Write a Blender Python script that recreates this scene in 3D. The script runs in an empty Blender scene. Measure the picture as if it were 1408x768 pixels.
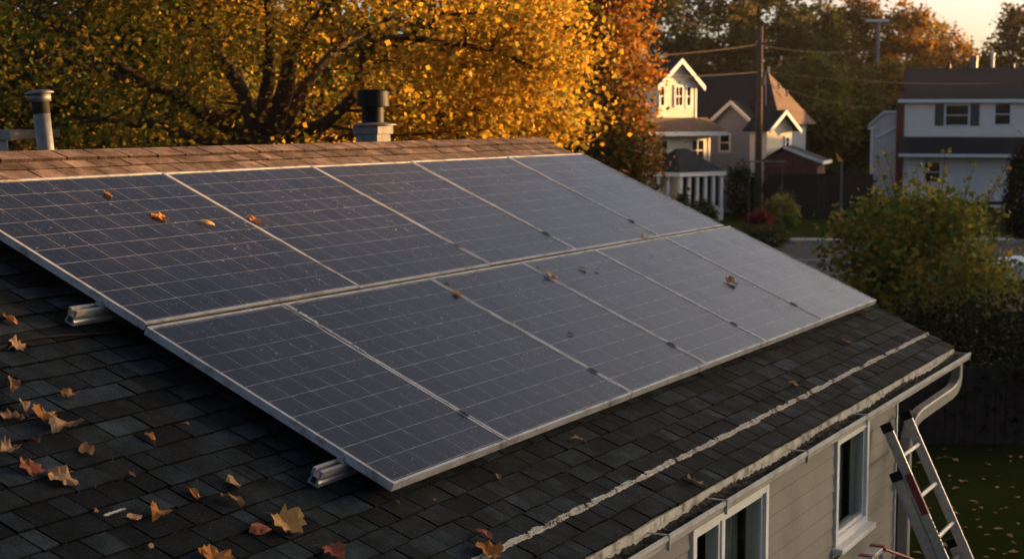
import bpy, bmesh, math, random
import numpy as np
from mathutils import Vector as Vec, Matrix

R = math.radians
rnd = random.Random(7)
rng = np.random.default_rng(11)
scene = bpy.context.scene
col = scene.collection

# ------------------------------------------------------------------ camera, sky, sun, exposure
CAM = np.array([0.0, 0.0, 4.55])
FPX, PITCH, YAW, SLOPE = 2242.1, R(5.70393), R(27.36007), R(24.06196)
cam_d = bpy.data.cameras.new('camera')
cam = bpy.data.objects.new('camera', cam_d)
col.objects.link(cam)
cam.location = CAM
cam.rotation_euler = (R(90) - PITCH, 0, 0)
cam_d.sensor_width = 36
cam_d.lens = 36 * FPX / 1408
cam_d.clip_start = 0.05
cam_d.clip_end = 3000
cam_d.dof.use_dof = True
cam_d.dof.focus_distance = 8.2
cam_d.dof.aperture_fstop = 4.4
scene.camera = cam

SUN_AZ, SUN_EL = R(66), R(5.0)      # azimuth measured from +Y towards +X
w = bpy.data.worlds.new('World')
scene.world = w
w.use_nodes = True
nt = w.node_tree
sky = nt.nodes.new('ShaderNodeTexSky')
sky.sky_type = 'NISHITA'
sky.sun_disc = False
sky.sun_elevation = SUN_EL
sky.sun_rotation = SUN_AZ
sky.altitude = 50
sky.air_density = 0.38
sky.dust_density = 4.0
sky.ozone_density = 0.1
bg = nt.nodes['Background']
bg.inputs[1].default_value = 0.11
nt.links.new(sky.outputs[0], bg.inputs[0])

sun_d = bpy.data.lights.new('sun', 'SUN')
sun_d.energy = 5.0
sun_d.angle = R(0.5)
sun_d.color = (1.0, 0.52, 0.18)
sun = bpy.data.objects.new('sun', sun_d)
col.objects.link(sun)
sdir = Vec((math.sin(SUN_AZ) * math.cos(SUN_EL), math.cos(SUN_AZ) * math.cos(SUN_EL), math.sin(SUN_EL)))
sun.rotation_euler = sdir.to_track_quat('Z', 'Y').to_euler()
sun.location = (60, 20, 30)

vs = scene.view_settings
vs.view_transform = 'Standard'
vs.look = 'None'
vs.exposure = 1.75
vs.gamma = 1.0
vs.use_curve_mapping = False

# ------------------------------------------------------------------ frames of reference
Z = np.array([0, 0, 1.0])
D = np.array([math.cos(YAW), -math.sin(YAW), 0])        # out from the eave
U = np.array([math.sin(YAW), math.cos(YAW), 0])         # along the eave
V = D * math.cos(SLOPE) - Z * math.sin(SLOPE)           # down the slope
N = D * math.sin(SLOPE) + Z * math.cos(SLOPE)           # roof normal
N0 = -3.15                                              # roof deck
NP = -3.0                                               # top of the panels


def RP(u, v, n=0.0):
    """point of the roof: n above the deck"""
    return CAM + U * u + V * v + N * (N0 + n)


def HP(u, d, z):
    """point of the house: along the eave, out from it, height above ground"""
    return np.array([0, 0, 0.0]) + U * u + D * d + Z * z


def ray(x, y):
    c, s = math.cos(PITCH), math.sin(PITCH)
    X, Y = (x - 704) / FPX, (y - 384) / FPX
    return np.array([X, c - Y * s, -s - Y * c])


def at(x, y, dist):
    d = ray(x, y)
    return CAM + d * (dist / d[1])


def roof_uv(x, y, n=0.0):
    d = ray(x, y)
    q = d * ((N0 + n) / (d @ N))
    return q @ U, q @ V


def wall_uz(x, y, dw):
    d = ray(x, y)
    q = d * (dw / (d @ D))
    return q @ U, (q + CAM)[2]


def horiz_ud(x, y, z):
    d = ray(x, y)
    q = d * ((z - CAM[2]) / d[2])
    return q @ U, q @ D


# ------------------------------------------------------------------ materials
def new_mat(name):
    m = bpy.data.materials.new(name)
    m.use_nodes = True
    return m, m.node_tree, m.node_tree.nodes['Principled BSDF']


def noise(nt, scale, detail=4, rough=0.6, vec=None):
    n = nt.nodes.new('ShaderNodeTexNoise')
    n.inputs['Scale'].default_value = scale
    n.inputs['Detail'].default_value = detail
    n.inputs['Roughness'].default_value = rough
    if vec is not None:
        nt.links.new(vec, n.inputs['Vector'])
    return n.outputs['Fac']


def ramp(nt, fac, stops):
    r = nt.nodes.new('ShaderNodeValToRGB')
    el = r.color_ramp.elements
    while len(el) < len(stops):
        el.new(0.5)
    for e, (p, c) in zip(el, stops):
        e.position = p
        e.color = (c, c, c, 1) if isinstance(c, (int, float)) else (*c, 1)
    nt.links.new(fac, r.inputs['Fac'])
    return r.outputs['Color']


def mixc(nt, fac, a, b, mode='MIX'):
    m = nt.nodes.new('ShaderNodeMix')
    m.data_type = 'RGBA'
    m.blend_type = mode
    for sock, val in ((m.inputs[0], fac), (m.inputs[6], a), (m.inputs[7], b)):
        if isinstance(val, (int, float)):
            sock.default_value = val
        elif isinstance(val, tuple):
            sock.default_value = (*val, 1)
        else:
            nt.links.new(val, sock)
    return m.outputs[2]


def math_n(nt, op, a, b=None, c=None):
    m = nt.nodes.new('ShaderNodeMath')
    m.operation = op
    for i, val in enumerate((a, b, c)):
        if val is None:
            continue
        if isinstance(val, (int, float)):
            m.inputs[i].default_value = val
        else:
            nt.links.new(val, m.inputs[i])
    return m.outputs[0]


def objcoord(nt):
    return nt.nodes.new('ShaderNodeTexCoord').outputs['Object']


def mat(name, c, rough=0.7, var=0.25, scale=6.0, bump=0.0, bscale=60.0, metal=0.0, spec=0.5, dirt=None, dscale=3.0, damt=0.6):
    m, nt, b = new_mat(name)
    co = objcoord(nt)
    dark = tuple(x * (1 - var) for x in c)
    light = tuple(min(1, x * (1 + var)) for x in c)
    f = noise(nt, scale, 5, 0.65, co)
    colr = mixc(nt, ramp(nt, f, [(0.3, 0.0), (0.7, 1.0)]), dark, light)
    if dirt:
        df = ramp(nt, noise(nt, dscale, 6, 0.7, co), [(0.48, 0.0), (0.66, damt)])
        colr = mixc(nt, df, colr, dirt)
    nt.links.new(colr, b.inputs['Base Color'])
    b.inputs['Roughness'].default_value = rough
    b.inputs['Metallic'].default_value = metal
    b.inputs['Specular IOR Level'].default_value = spec if rough < 0.75 else 0.12
    if bump:
        bn = nt.nodes.new('ShaderNodeBump')
        bn.inputs['Strength'].default_value = bump
        bn.inputs['Distance'].default_value = 0.01
        nt.links.new(noise(nt, bscale, 4, 0.6, co), bn.inputs['Height'])
        nt.links.new(bn.outputs[0], b.inputs['Normal'])
    return m


def leaf_mat(name, trans=0.45, rough=0.6):
    m, nt, b = new_mat(name)
    at_ = nt.nodes.new('ShaderNodeAttribute')
    at_.attribute_name = 'Col'
    out = nt.nodes['Material Output']
    b.inputs['Roughness'].default_value = rough
    b.inputs['Specular IOR Level'].default_value = 0.08
    nt.links.new(at_.outputs['Color'], b.inputs['Base Color'])
    t = nt.nodes.new('ShaderNodeBsdfTranslucent')
    nt.links.new(at_.outputs['Color'], t.inputs['Color'])
    mx = nt.nodes.new('ShaderNodeMixShader')
    mx.inputs[0].default_value = trans
    nt.links.new(b.outputs[0], mx.inputs[1])
    nt.links.new(t.outputs[0], mx.inputs[2])
    nt.links.new(mx.outputs[0], out.inputs['Surface'])
    return m


def shingle_mat():
    m, nt, b = new_mat('asphalt_shingle')
    a = nt.nodes.new('ShaderNodeAttribute'); a.attribute_name = 'Col'
    uvn = nt.nodes.new('ShaderNodeUVMap'); uvn.uv_map = 'UVMap'
    uv = uvn.outputs['UV']
    c = a.outputs['Color']
    gran = ramp(nt, noise(nt, 130, 4, 0.85, uv), [(0.34, 0.30), (0.52, 0.95), (0.66, 2.3)])
    c = mixc(nt, 1.0, c, gran, 'MULTIPLY')
    blotch = ramp(nt, noise(nt, 5.5, 6, 0.7, uv), [(0.34, 0.40), (0.52, 1.0), (0.66, 1.8)])
    c = mixc(nt, 1.0, c, blotch, 'MULTIPLY')
    # worn pale spots
    spot = ramp(nt, noise(nt, 30, 6, 0.8, uv), [(0.66, 0.0), (0.72, 0.6)])
    c = mixc(nt, spot, c, (0.085, 0.088, 0.088))
    vo = nt.nodes.new('ShaderNodeTexVoronoi'); vo.inputs['Scale'].default_value = 75
    nt.links.new(uv, vo.inputs['Vector'])
    fleck = math_n(nt, 'MULTIPLY', ramp(nt, vo.outputs['Distance'], [(0.10, 1.0), (0.16, 0.0)]), ramp(nt, noise(nt, 4, 4, 0.7, uv), [(0.38, 0.0), (0.60, 0.8)]))
    c = mixc(nt, fleck, c, (0.15, 0.155, 0.155))
    # broken line of white sealant parallel to the eave
    sep = nt.nodes.new('ShaderNodeSeparateXYZ'); nt.links.new(uv, sep.inputs[0])
    wob = math_n(nt, 'MULTIPLY', math_n(nt, 'SUBTRACT', noise(nt, 3.0, 6, 0.75, uv), 0.5), 0.07)
    dv = math_n(nt, 'ABSOLUTE', math_n(nt, 'ADD', math_n(nt, 'SUBTRACT', sep.outputs[1], -2.275), wob))
    wid = math_n(nt, 'SUBTRACT', math_n(nt, 'MULTIPLY', noise(nt, 3.5, 9, 0.72, uv), 0.056), 0.013)
    line = math_n(nt, 'LESS_THAN', dv, wid)
    patch = ramp(nt, noise(nt, 110, 5, 0.8, uv), [(0.36, 0.0), (0.46, 1.0)])
    line = math_n(nt, 'MULTIPLY', line, patch)
    gap = ramp(nt, noise(nt, 6.5, 5, 0.75, uv), [(0.40, 0.0), (0.46, 1.0)])
    line = math_n(nt, 'MULTIPLY', line, gap)
    pc = mixc(nt, ramp(nt, noise(nt, 40, 5, 0.7, uv), [(0.35, 0.0), (0.65, 1.0)]), (0.26, 0.235, 0.19), (0.58, 0.55, 0.49))
    c = mixc(nt, line, c, pc)
    nt.links.new(c, b.inputs['Base Color'])
    b.inputs['Roughness'].default_value = 0.95
    b.inputs['Specular IOR Level'].default_value = 0.10
    bn = nt.nodes.new('ShaderNodeBump')
    bn.inputs['Strength'].default_value = 0.8
    bn.inputs['Distance'].default_value = 0.006
    nt.links.new(noise(nt, 110, 3, 0.8, uv), bn.inputs['Height'])
    nt.links.new(bn.outputs[0], b.inputs['Normal'])
    return m


def panel_mat():
    """uv in cells: integers are the silver lines between cells"""
    m, nt, b = new_mat('solar_cells')
    uvn = nt.nodes.new('ShaderNodeUVMap'); uvn.uv_map = 'UVMap'
    co = objcoord(nt)
    sep = nt.nodes.new('ShaderNodeSeparateXYZ'); nt.links.new(uvn.outputs['UV'], sep.inputs[0])
    x, y = sep.outputs[0], sep.outputs[1]

    def grid(v, wd):
        f = math_n(nt, 'FRACT', v)
        return math_n(nt, 'GREATER_THAN', math_n(nt, 'ABSOLUTE', math_n(nt, 'SUBTRACT', f, 0.5)), 0.5 - wd)
    lines = math_n(nt, 'MAXIMUM', grid(x, 0.0065), grid(y, 0.0105))
    bus = math_n(nt, 'MULTIPLY', grid(math_n(nt, 'ADD', math_n(nt, 'MULTIPLY', x, 3.0), 0.5), 0.011), 0.30)
    wn = nt.nodes.new('ShaderNodeTexWhiteNoise'); wn.noise_dimensions = '2D'
    fl = nt.nodes.new('ShaderNodeVectorMath'); fl.operation = 'FLOOR'
    nt.links.new(uvn.outputs['UV'], fl.inputs[0]); nt.links.new(fl.outputs[0], wn.inputs['Vector'])
    cell = mixc(nt, wn.outputs['Value'], (0.002, 0.003, 0.009), (0.006, 0.007, 0.014))
    crys = ramp(nt, noise(nt, 45, 2, 0.5, co), [(0.35, 0.75), (0.65, 1.25)])
    cell = mixc(nt, 1.0, cell, crys, 'MULTIPLY')
    lc = mixc(nt, ramp(nt, noise(nt, 9, 4, 0.7, co), [(0.35, 0.0), (0.65, 1.0)]), (0.08, 0.08, 0.088), (0.27, 0.27, 0.28))
    c = mixc(nt, math_n(nt, 'MAXIMUM', lines, bus), cell, lc)
    # settled dust in faint films, and small pale droppings and scratches
    dust = ramp(nt, noise(nt, 3.2, 7, 0.75, co), [(0.42, 0.0), (0.75, 0.035)])
    c = mixc(nt, dust, c, (0.34, 0.32, 0.30))
    mp = nt.nodes.new('ShaderNodeMapping'); mp.inputs['Rotation'].default_value = (0, 0, 0.45); mp.inputs['Scale'].default_value = (1, 0.25, 1)
    nt.links.new(co, mp.inputs['Vector'])
    scr = ramp(nt, noise(nt, 60, 4, 0.7, mp.outputs[0]), [(0.665, 0.0), (0.70, 0.50)])
    sp = ramp(nt, noise(nt, 42, 3, 0.6, co), [(0.68, 0.0), (0.71, 0.75)])
    patch = ramp(nt, noise(nt, 1.7, 4, 0.6, co), [(0.44, 0.05), (0.66, 1.0)])
    sp = math_n(nt, 'MULTIPLY', math_n(nt, 'MAXIMUM', scr, sp), patch)
    c = mixc(nt, sp, c, (0.55, 0.54, 0.52))
    dk = ramp(nt, noise(nt, 17, 3, 0.6, mp.outputs[0]), [(0.735, 0.0), (0.75, 0.9)])
    c = mixc(nt, dk, c, (0.012, 0.010, 0.008))
    nt.links.new(c, b.inputs['Base Color'])
    rr = ramp(nt, noise(nt, 2.4, 6, 0.7, co), [(0.3, 0.16), (0.7, 0.30)])
    rr = mixc(nt, sp, rr, (0.8, 0.8, 0.8))
    nt.links.new(rr, b.inputs['Roughness'])
    b.inputs['IOR'].default_value = 1.27
    b.inputs['Sheen Weight'].default_value = 0.6
    b.inputs['Sheen Roughness'].default_value = 0.11
    b.inputs['Sheen Tint'].default_value = (1.0, 0.96, 0.90, 1)
    bn = nt.nodes.new('ShaderNodeBump')
    bn.inputs['Strength'].default_value = 0.06
    bn.inputs['Distance'].default_value = 0.004
    nt.links.new(noise(nt, 7, 5, 0.6, co), bn.inputs['Height'])
    nt.links.new(bn.outputs[0], b.inputs['Normal'])
    return m


def ground_mat():
    m, nt, b = new_mat('lawn_grass')
    co = objcoord(nt)
    f1 = noise(nt, 0.35, 5, 0.6, co)
    f2 = noise(nt, 9, 6, 0.75, co)
    c = mixc(nt, ramp(nt, f1, [(0.35, 0.0), (0.65, 1.0)]), (0.021, 0.034, 0.007), (0.038, 0.055, 0.012))
    c = mixc(nt, ramp(nt, f2, [(0.35, 0.0), (0.7, 0.8)]), c, (0.034, 0.032, 0.012))
    nt.links.new(c, b.inputs['Base Color'])
    b.inputs['Roughness'].default_value = 0.95
    b.inputs['Specular IOR Level'].default_value = 0.0
    bn = nt.nodes.new('ShaderNodeBump')
    bn.inputs['Distance'].default_value = 0.05
    nt.links.new(noise(nt, 40, 4, 0.8, co), bn.inputs['Height'])
    nt.links.new(bn.outputs[0], b.inputs['Normal'])
    return m


M = dict(
    shingle=shingle_mat(), cells=panel_mat(), lawn=ground_mat(),
    alu=mat('aluminium_frame', (0.40, 0.40, 0.40), 0.5, 0.12, 20, 0.1, 90, 0.35, dirt=(0.13, 0.105, 0.07), dscale=7, damt=0.9),
    rail=mat('rail_aluminium', (0.30, 0.30, 0.29), 0.45, 0.2, 30, 0, 60, 0.5),
    darkmetal=mat('dark_clamp_metal', (0.03, 0.03, 0.03), 0.5, 0.3, 40, 0, 60, 0.6),
    black=mat('black_painted_metal', (0.004, 0.004, 0.004), 0.55, 0.3, 12, 0.05, 60, 0.0, 0.12),
    galv=mat('galvanised_steel', (0.13, 0.13, 0.133), 0.55, 0.3, 22, 0.15, 60, 0.45, dirt=(0.16, 0.11, 0.07), dscale=14, damt=0.7),
    soot=mat('sooty_band', (0.02, 0.017, 0.015), 0.8, 0.4, 30),
    flue=mat('grey_flue_base', (0.20, 0.195, 0.19), 0.75, 0.2, 25, 0.2, 60, dirt=(0.06, 0.045, 0.035), dscale=12),
    fascia=mat('weathered_fascia_paint', (0.42, 0.40, 0.35), 0.8, 0.2, 14, 0.3, 70, dirt=(0.07, 0.06, 0.045), dscale=8, damt=0.95),
    gutter=mat('weathered_white_gutter', (0.40, 0.39, 0.36), 0.5, 0.15, 8, 0.05, 60, dirt=(0.16, 0.14, 0.11), dscale=6, damt=0.6),
    debris=mat('gutter_dirt', (0.020, 0.017, 0.013), 0.95, 0.6, 28, 1.0, 55, dirt=(0.085, 0.078, 0.065), dscale=22, damt=0.8),
    siding=mat('cream_lap_siding', (0.225, 0.212, 0.182), 0.75, 0.08, 5, 0.08, 40, dirt=(0.13, 0.115, 0.095), dscale=2.5, damt=0.5),
    white=mat('white_paint', (0.66, 0.66, 0.64), 0.55, 0.08, 6, 0, 60, dirt=(0.36, 0.33, 0.29), dscale=6, damt=0.4),
    downpipe=mat('grey_downspout_metal', (0.24, 0.23, 0.205), 0.5, 0.15, 9, 0.05, 40, 0.1, dirt=(0.2, 0.17, 0.13), dscale=5),
    wood_dark=mat('dark_fence_wood', (0.034, 0.027, 0.022), 0.9, 0.4, 8, 0.4, 40),
    wood_red=mat('red_brown_cladding', (0.11, 0.05, 0.04), 0.9, 0.3, 6, 0.2, 40),
    bark=mat('tree_bark', (0.050, 0.034, 0.022), 0.95, 0.4, 14, 0.9, 30),
    pole=mat('utility_pole_wood', (0.085, 0.055, 0.038), 0.9, 0.3, 6, 0.4, 30),
    wire=mat('cable_black', (0.008, 0.007, 0.006), 0.8, 0.2, 10),
    asphalt=mat('road_asphalt', (0.055, 0.055, 0.057), 0.9, 0.2, 3, 0.3, 60),
    concrete=mat('concrete', (0.30, 0.29, 0.27), 0.9, 0.15, 3, 0.2, 60),
    beige=mat('beige_house_siding', (0.78, 0.68, 0.52), 0.8, 0.06, 2),
    greyside=mat('grey_house_siding', (0.215, 0.25, 0.31), 0.8, 0.06, 2),
    pale=mat('pale_lilac_grey_siding', (0.74, 0.665, 0.60), 0.8, 0.05, 2),
    pinkside=mat('dusky_pink_siding', (0.50, 0.42, 0.395), 0.8, 0.06, 2),
    roof_dark=mat('dark_slate_shingles', (0.020, 0.025, 0.031), 0.9, 0.25, 4, 0.3, 40),
    roof_brown=mat('brown_shingles', (0.13, 0.085, 0.065), 0.9, 0.25, 4, 0.3, 40),  # also carries the painted sunlight on the grey house's hip
    shutter=mat('dark_shutter_paint', (0.030, 0.040, 0.045), 0.6, 0.1, 5),
    brick=mat('dark_red_brick', (0.14, 0.045, 0.03), 0.9, 0.3, 10, 0.3, 30),
    inside=mat('dim_room_lining', (0.05, 0.045, 0.04), 0.9, 0.1, 3),
    reflection_curtain=mat('curtain_reflection_tone', (0.20, 0.22, 0.17), 0.9, 0.3, 8),  # cloth lightened to grey-green to imitate the reflection in the glass
    lap_shade=mat('painted_lap_shade', (0.045, 0.04, 0.033), 0.95, 0.5, 9),
    gapdirt=mat('packed_brown_dirt', (0.045, 0.030, 0.018), 0.95, 0.5, 12, 0.5, 60),
    postgrey=mat('weathered_grey_post', (0.10, 0.10, 0.095), 0.8, 0.3, 6),
    scuff=mat('scuffed_sealant', (0.34, 0.34, 0.34), 0.7, 0.4, 40, dirt=(0.02, 0.018, 0.015), dscale=30, damt=0.9),
    red=mat('red_plastic', (0.22, 0.016, 0.016), 0.5, 0.15, 20),
    ladder=mat('ladder_aluminium', (0.40, 0.39, 0.37), 0.45, 0.18, 16, 0.05, 60, 0.6),
    rubber=mat('black_rubber', (0.015, 0.015, 0.015), 0.8, 0.2, 20),
    leaf=leaf_mat('foliage_leaf'), litter=leaf_mat('dry_leaf', 0.15, 0.75),
    carpaint=mat('pale_blue_car_paint', (0.42, 0.47, 0.55), 0.3, 0.03, 2),
    tyre=mat('tyre_rubber', (0.02, 0.02, 0.02), 0.85, 0.2, 20),
    sun_block_bank=mat('sun_block_scrub', (0.05, 0.055, 0.02), 0.95, 0.4, 0.6),
    flagcloth=mat('orange_cloth', (0.75, 0.30, 0.03), 0.8, 0.1, 4),
)
gm, gnt, gb = new_mat('window_glass')
gb.inputs['Base Color'].default_value = (0.012, 0.014, 0.014, 1)
gb.inputs['Roughness'].default_value = 0.04
gb.inputs['IOR'].default_value = 1.5
gb.inputs['Alpha'].default_value = 1.0
M['glass'] = gm
gm2, gnt, gb = new_mat('clear_window_glass')
gb.inputs['Base Color'].default_value = (0.85, 0.9, 0.88, 1)
gb.inputs['Roughness'].default_value = 0.02
gb.inputs['Transmission Weight'].default_value = 1.0
gb.inputs['IOR'].default_value = 1.02
M['clear'] = gm2


# ------------------------------------------------------------------ mesh collector and object helpers
class MB:
    def __init__(s):
        s.v, s.f, s.c, s.uv = [], [], [], []

    def face(s, pts, colr=None, uvs=None):
        i = len(s.v)
        s.v += [tuple(map(float, p)) for p in pts]
        s.f.append(tuple(range(i, i + len(pts))))
        s.c.append(colr)
        s.uv.append(uvs)

    def box(s, o, a, b, c, colr=None):
        """box with corner o and edge vectors a, b, c"""
        o, a, b, c = map(np.asarray, (o, a, b, c))
        p = [o, o + a, o + a + b, o + b, o + c, o + a + c, o + a + b + c, o + b + c]
        det = np.dot(np.cross(a, b), c)
        fs = [(3, 2, 1, 0), (4, 5, 6, 7), (0, 1, 5, 4), (1, 2, 6, 5), (2, 3, 7, 6), (3, 0, 4, 7)]
        for f in fs:
            if det < 0:
                f = f[::-1]
            s.face([p[k] for k in f], colr)

    def abox(s, x0, x1, y0, y1, z0, z1, colr=None):
        s.box((x0, y0, z0), (x1 - x0, 0, 0), (0, y1 - y0, 0), (0, 0, z1 - z0), colr)

    def tube(s, path, radii, sides=8, caps=True, colr=None):
        path = [Vec(p) for p in path]
        if isinstance(radii, (int, float)):
            radii = [radii] * len(path)
        rings = []
        up = None
        for i, p in enumerate(path):
            t = (path[min(i + 1, len(path) - 1)] - path[max(i - 1, 0)]).normalized()
            if up is None:
                up = Vec((0, 0, 1)) if abs(t.z) < 0.9 else Vec((1, 0, 0))
            x = t.cross(up)
            if x.length < 1e-5:
                x = t.orthogonal()
            x.normalize()
            y = x.cross(t).normalized()
            up = y
            rings.append([p + (x * math.cos(2 * math.pi * k / sides) + y * math.sin(2 * math.pi * k / sides)) * radii[i] for k in range(sides)])
        i0 = len(s.v)
        for r in rings:
            s.v += [tuple(q) for q in r]
        for a in range(len(rings) - 1):
            for k in range(sides):
                k2 = (k + 1) % sides
                s.f.append((i0 + a * sides + k, i0 + a * sides + k2, i0 + (a + 1) * sides + k2, i0 + (a + 1) * sides + k))
                s.c.append(colr); s.uv.append(None)
        if caps:
            s.f.append(tuple(i0 + k for k in range(sides))[::-1]); s.c.append(colr); s.uv.append(None)
            s.f.append(tuple(i0 + (len(rings) - 1) * sides + k for k in range(sides))); s.c.append(colr); s.uv.append(None)

    def lathe(s, base, axis, prof, sides=24):
        """profile of (radius, height) about an axis"""
        ax = Vec(axis).normalized()
        x = ax.orthogonal().normalized(); y = ax.cross(x)
        b = Vec(base)
        i0 = len(s.v)
        for r, h in prof:
            for k in range(sides):
                a = 2 * math.pi * k / sides
                s.v.append(tuple(b + ax * h + (x * math.cos(a) + y * math.sin(a)) * r))
        for j in range(len(prof) - 1):
            for k in range(sides):
                k2 = (k + 1) % sides
                s.f.append((i0 + j * sides + k, i0 + j * sides + k2, i0 + (j + 1) * sides + k2, i0 + (j + 1) * sides + k))
                s.c.append(None); s.uv.append(None)

    def sweep(s, prof, p0, p1, closed=True, caps=True):
        """profile points (arrays) carried from offset p0 to offset p1"""
        p0, p1 = np.asarray(p0), np.asarray(p1)
        n = len(prof)
        rngk = range(n if closed else n - 1)
        for k in rngk:
            a, b = prof[k], prof[(k + 1) % n]
            s.face([a + p0, b + p0, b + p1, a + p1])
        if closed and caps:
            s.face([q + p0 for q in prof][::-1]); s.face([q + p1 for q in prof])

    def build(s, name, material, parent=None, smooth=False, bevel=0.0):
        off = Vec(parent['_w']) if parent is not None and '_w' in parent else Vec((0, 0, 0))
        me = bpy.data.meshes.new(name)
        me.from_pydata([Vec(p) - off for p in s.v], [], s.f)
        me.materials.append(material)
        if any(c is not None for c in s.c):
            at_ = me.color_attributes.new('Col', 'FLOAT_COLOR', 'CORNER')
            k = 0
            for f, c in zip(s.f, s.c):
                c = c or (0.05, 0.05, 0.05)
                for _ in f:
                    at_.data[k].color = (*c, 1); k += 1
        if any(c is not None for c in s.uv):
            ul = me.uv_layers.new(name='UVMap')
            k = 0
            for f, c in zip(s.f, s.uv):
                for j in range(len(f)):
                    if c:
                        ul.data[k].uv = c[j]
                    k += 1
        if smooth:
            me.polygons.foreach_set('use_smooth', [True] * len(me.polygons))
        o = bpy.data.objects.new(name, me)
        col.objects.link(o)
        if parent is not None:
            o.parent = parent
            if '_w' in parent:
                o['_w'] = parent['_w']
        if bevel:
            bm = bmesh.new(); bm.from_mesh(me)
            bmesh.ops.remove_doubles(bm, verts=bm.verts, dist=1e-5)
            bm.to_mesh(me); bm.free()
            md = o.modifiers.new('bevel', 'BEVEL'); md.width = bevel; md.segments = 2; md.limit_method = 'ANGLE'
        return o


def tag(o, label=None, cat=None, group=None, kind=None):
    for k, v in (('label', label), ('category', cat), ('group', group), ('kind', kind)):
        if v:
            o[k] = v
    return o


def thing(name, label, cat, loc, group=None):
    o = bpy.data.objects.new(name, None)
    o.empty_display_size = 0.2
    col.objects.link(o)
    o.location = Vec(loc)
    o['_w'] = [float(q) for q in loc]
    return tag(o, label, cat, group)


def solo(mb, name, material, label, cat, loc, group=None, smooth=False, bevel=0.0):
    """a thing that is one mesh, its origin at loc"""
    fake = {'_w': loc}
    off = Vec(loc)
    mb.v = [tuple(Vec(p) - off) for p in mb.v]
    o = mb.build(name, material, None, smooth, bevel)
    o.location = off
    return tag(o, label, cat, group)


# ------------------------------------------------------------------ the setting: ground, road, pavement, added sun block
g = MB()
g.face([(-400, -200, 0), (400, -200, 0), (400, 500, 0), (-400, 500, 0)])
tag(g.build('ground', M['lawn']), kind='structure')
RY0, RY1 = 50.5, 58.5
g = MB(); g.face([(-120, RY0, 0.004), (200, RY0, 0.004), (200, RY1, 0.004), (-120, RY1, 0.004)])
tag(g.build('road', M['asphalt']), kind='structure')
g = MB(); g.abox(-120, 200, RY1, RY1 + 0.18, 0, 0.13); g.abox(-120, 200, RY0 - 0.18, RY0, 0, 0.13)
tag(g.build('kerb', M['concrete']), kind='structure')
g = MB(); g.face([(-120, RY1 + 1.2, 0.012), (200, RY1 + 1.2, 0.012), (200, RY1 + 2.6, 0.012), (-120, RY1 + 2.6, 0.012)])
tag(g.build('pavement', M['concrete']), kind='structure')
g = MB(); g.face([(24.2, RY1 + 0.2, 0.02), (29.5, RY1 + 0.2, 0.02), (29.5, 84, 0.02), (24.2, 84, 0.02)])
tag(g.build('driveway', M['concrete']), kind='structure')
g = MB(); g.face([(8.4, 38, 0.02), (16.5, 38, 0.02), (16.5, RY0 - .2, 0.02), (8.4, RY0 - .2, 0.02)])
tag(g.build('driveway', M['asphalt']), kind='structure')

# unseen bank added on the right, crest shaped to shade roof, houses and trees
prof = [(-120, 8.3), (-20, 8.6), (10, 8.7), (24, 8.68), (36, 8.68), (50, 8.9), (70, 8.8), (84, 8.3), (88, 8.1), (91, 7.9), (92.5, 7.0), (97, 6.7), (103, 6.7), (107, 8.6), (111, 13.0), (130, 14.0), (135, 8.5), (150, 0)]
ys = np.arange(-120, 150.1, 1.0)
zs = np.interp(ys, [p[0] for p in prof], [p[1] for p in prof])
hb = MB()
hn = rng.normal(0, 0.12, len(ys)); hn = np.convolve(hn, [0.3, 0.4, 0.3], 'same')
zs = np.maximum(zs + hn, 0)
xs_ = [(46, 0.0), (48.5, 0.85), (50, 1.0), (54, 0.9), (75, 0.0)]
for i in range(len(ys) - 1):
    for j in range(len(xs_) - 1):
        (xa, fa), (xb, fb) = xs_[j], xs_[j + 1]
        hb.face([(xa, ys[i], zs[i] * fa - .05), (xb, ys[i], zs[i] * fb - .05), (xb, ys[i + 1], zs[i + 1] * fb - .05), (xa, ys[i + 1], zs[i + 1] * fa - .05)])
tag(hb.build('sun_block_bank', M['sun_block_bank'], smooth=True), kind='structure')

# ------------------------------------------------------------------ the house with the panels
V_E, V_R = -2.015, -6.52          # eave and ridge along the slope
U_0, U_1 = 2.6, 14.63             # roof ends along the eave
house = thing('house', 'cream clapboard house whose dark shingle roof carries the solar panels', 'house', HP(8, -6, 0))
RIDGE = RP(0, V_R, 0)
ridge_d = RIDGE @ D
ridge_z = RIDGE[2]
eave_d = RP(0, V_E) @ D
eave_z = RP(0, V_E)[2]
back_d = 2 * ridge_d - eave_d
WD = -3.20                        # front wall plane
WU0, WU1 = 3.2, 12.84

# deck (solid slab both slopes)
deck = MB()
th = 0.10
for sgn in (1, -1):
    dd = eave_d - .03 if sgn == 1 else back_d
    ez = eave_z - 0.004 + (.03 * math.tan(SLOPE) if sgn == 1 else 0)
    p = [HP(U_0, ridge_d, ridge_z - 0.004), HP(U_1 - .01, ridge_d, ridge_z - 0.004), HP(U_1 - .01, dd, ez), HP(U_0, dd, ez)]
    q = [x - Z * th for x in p]
    deck.face(p if sgn == 1 else p[::-1])
    deck.face(q[::-1] if sgn == 1 else q)
    deck.face([p[1], p[2], q[2], q[1]]); deck.face([p[0], q[0], q[3], p[3]]); deck.face([p[2], p[3], q[3], q[2]])
roof = deck.build('roof', M['roof_dark'], house)

# shingles: every tab a thin wedge, tones and thickness vary
sh = MB()


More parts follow.
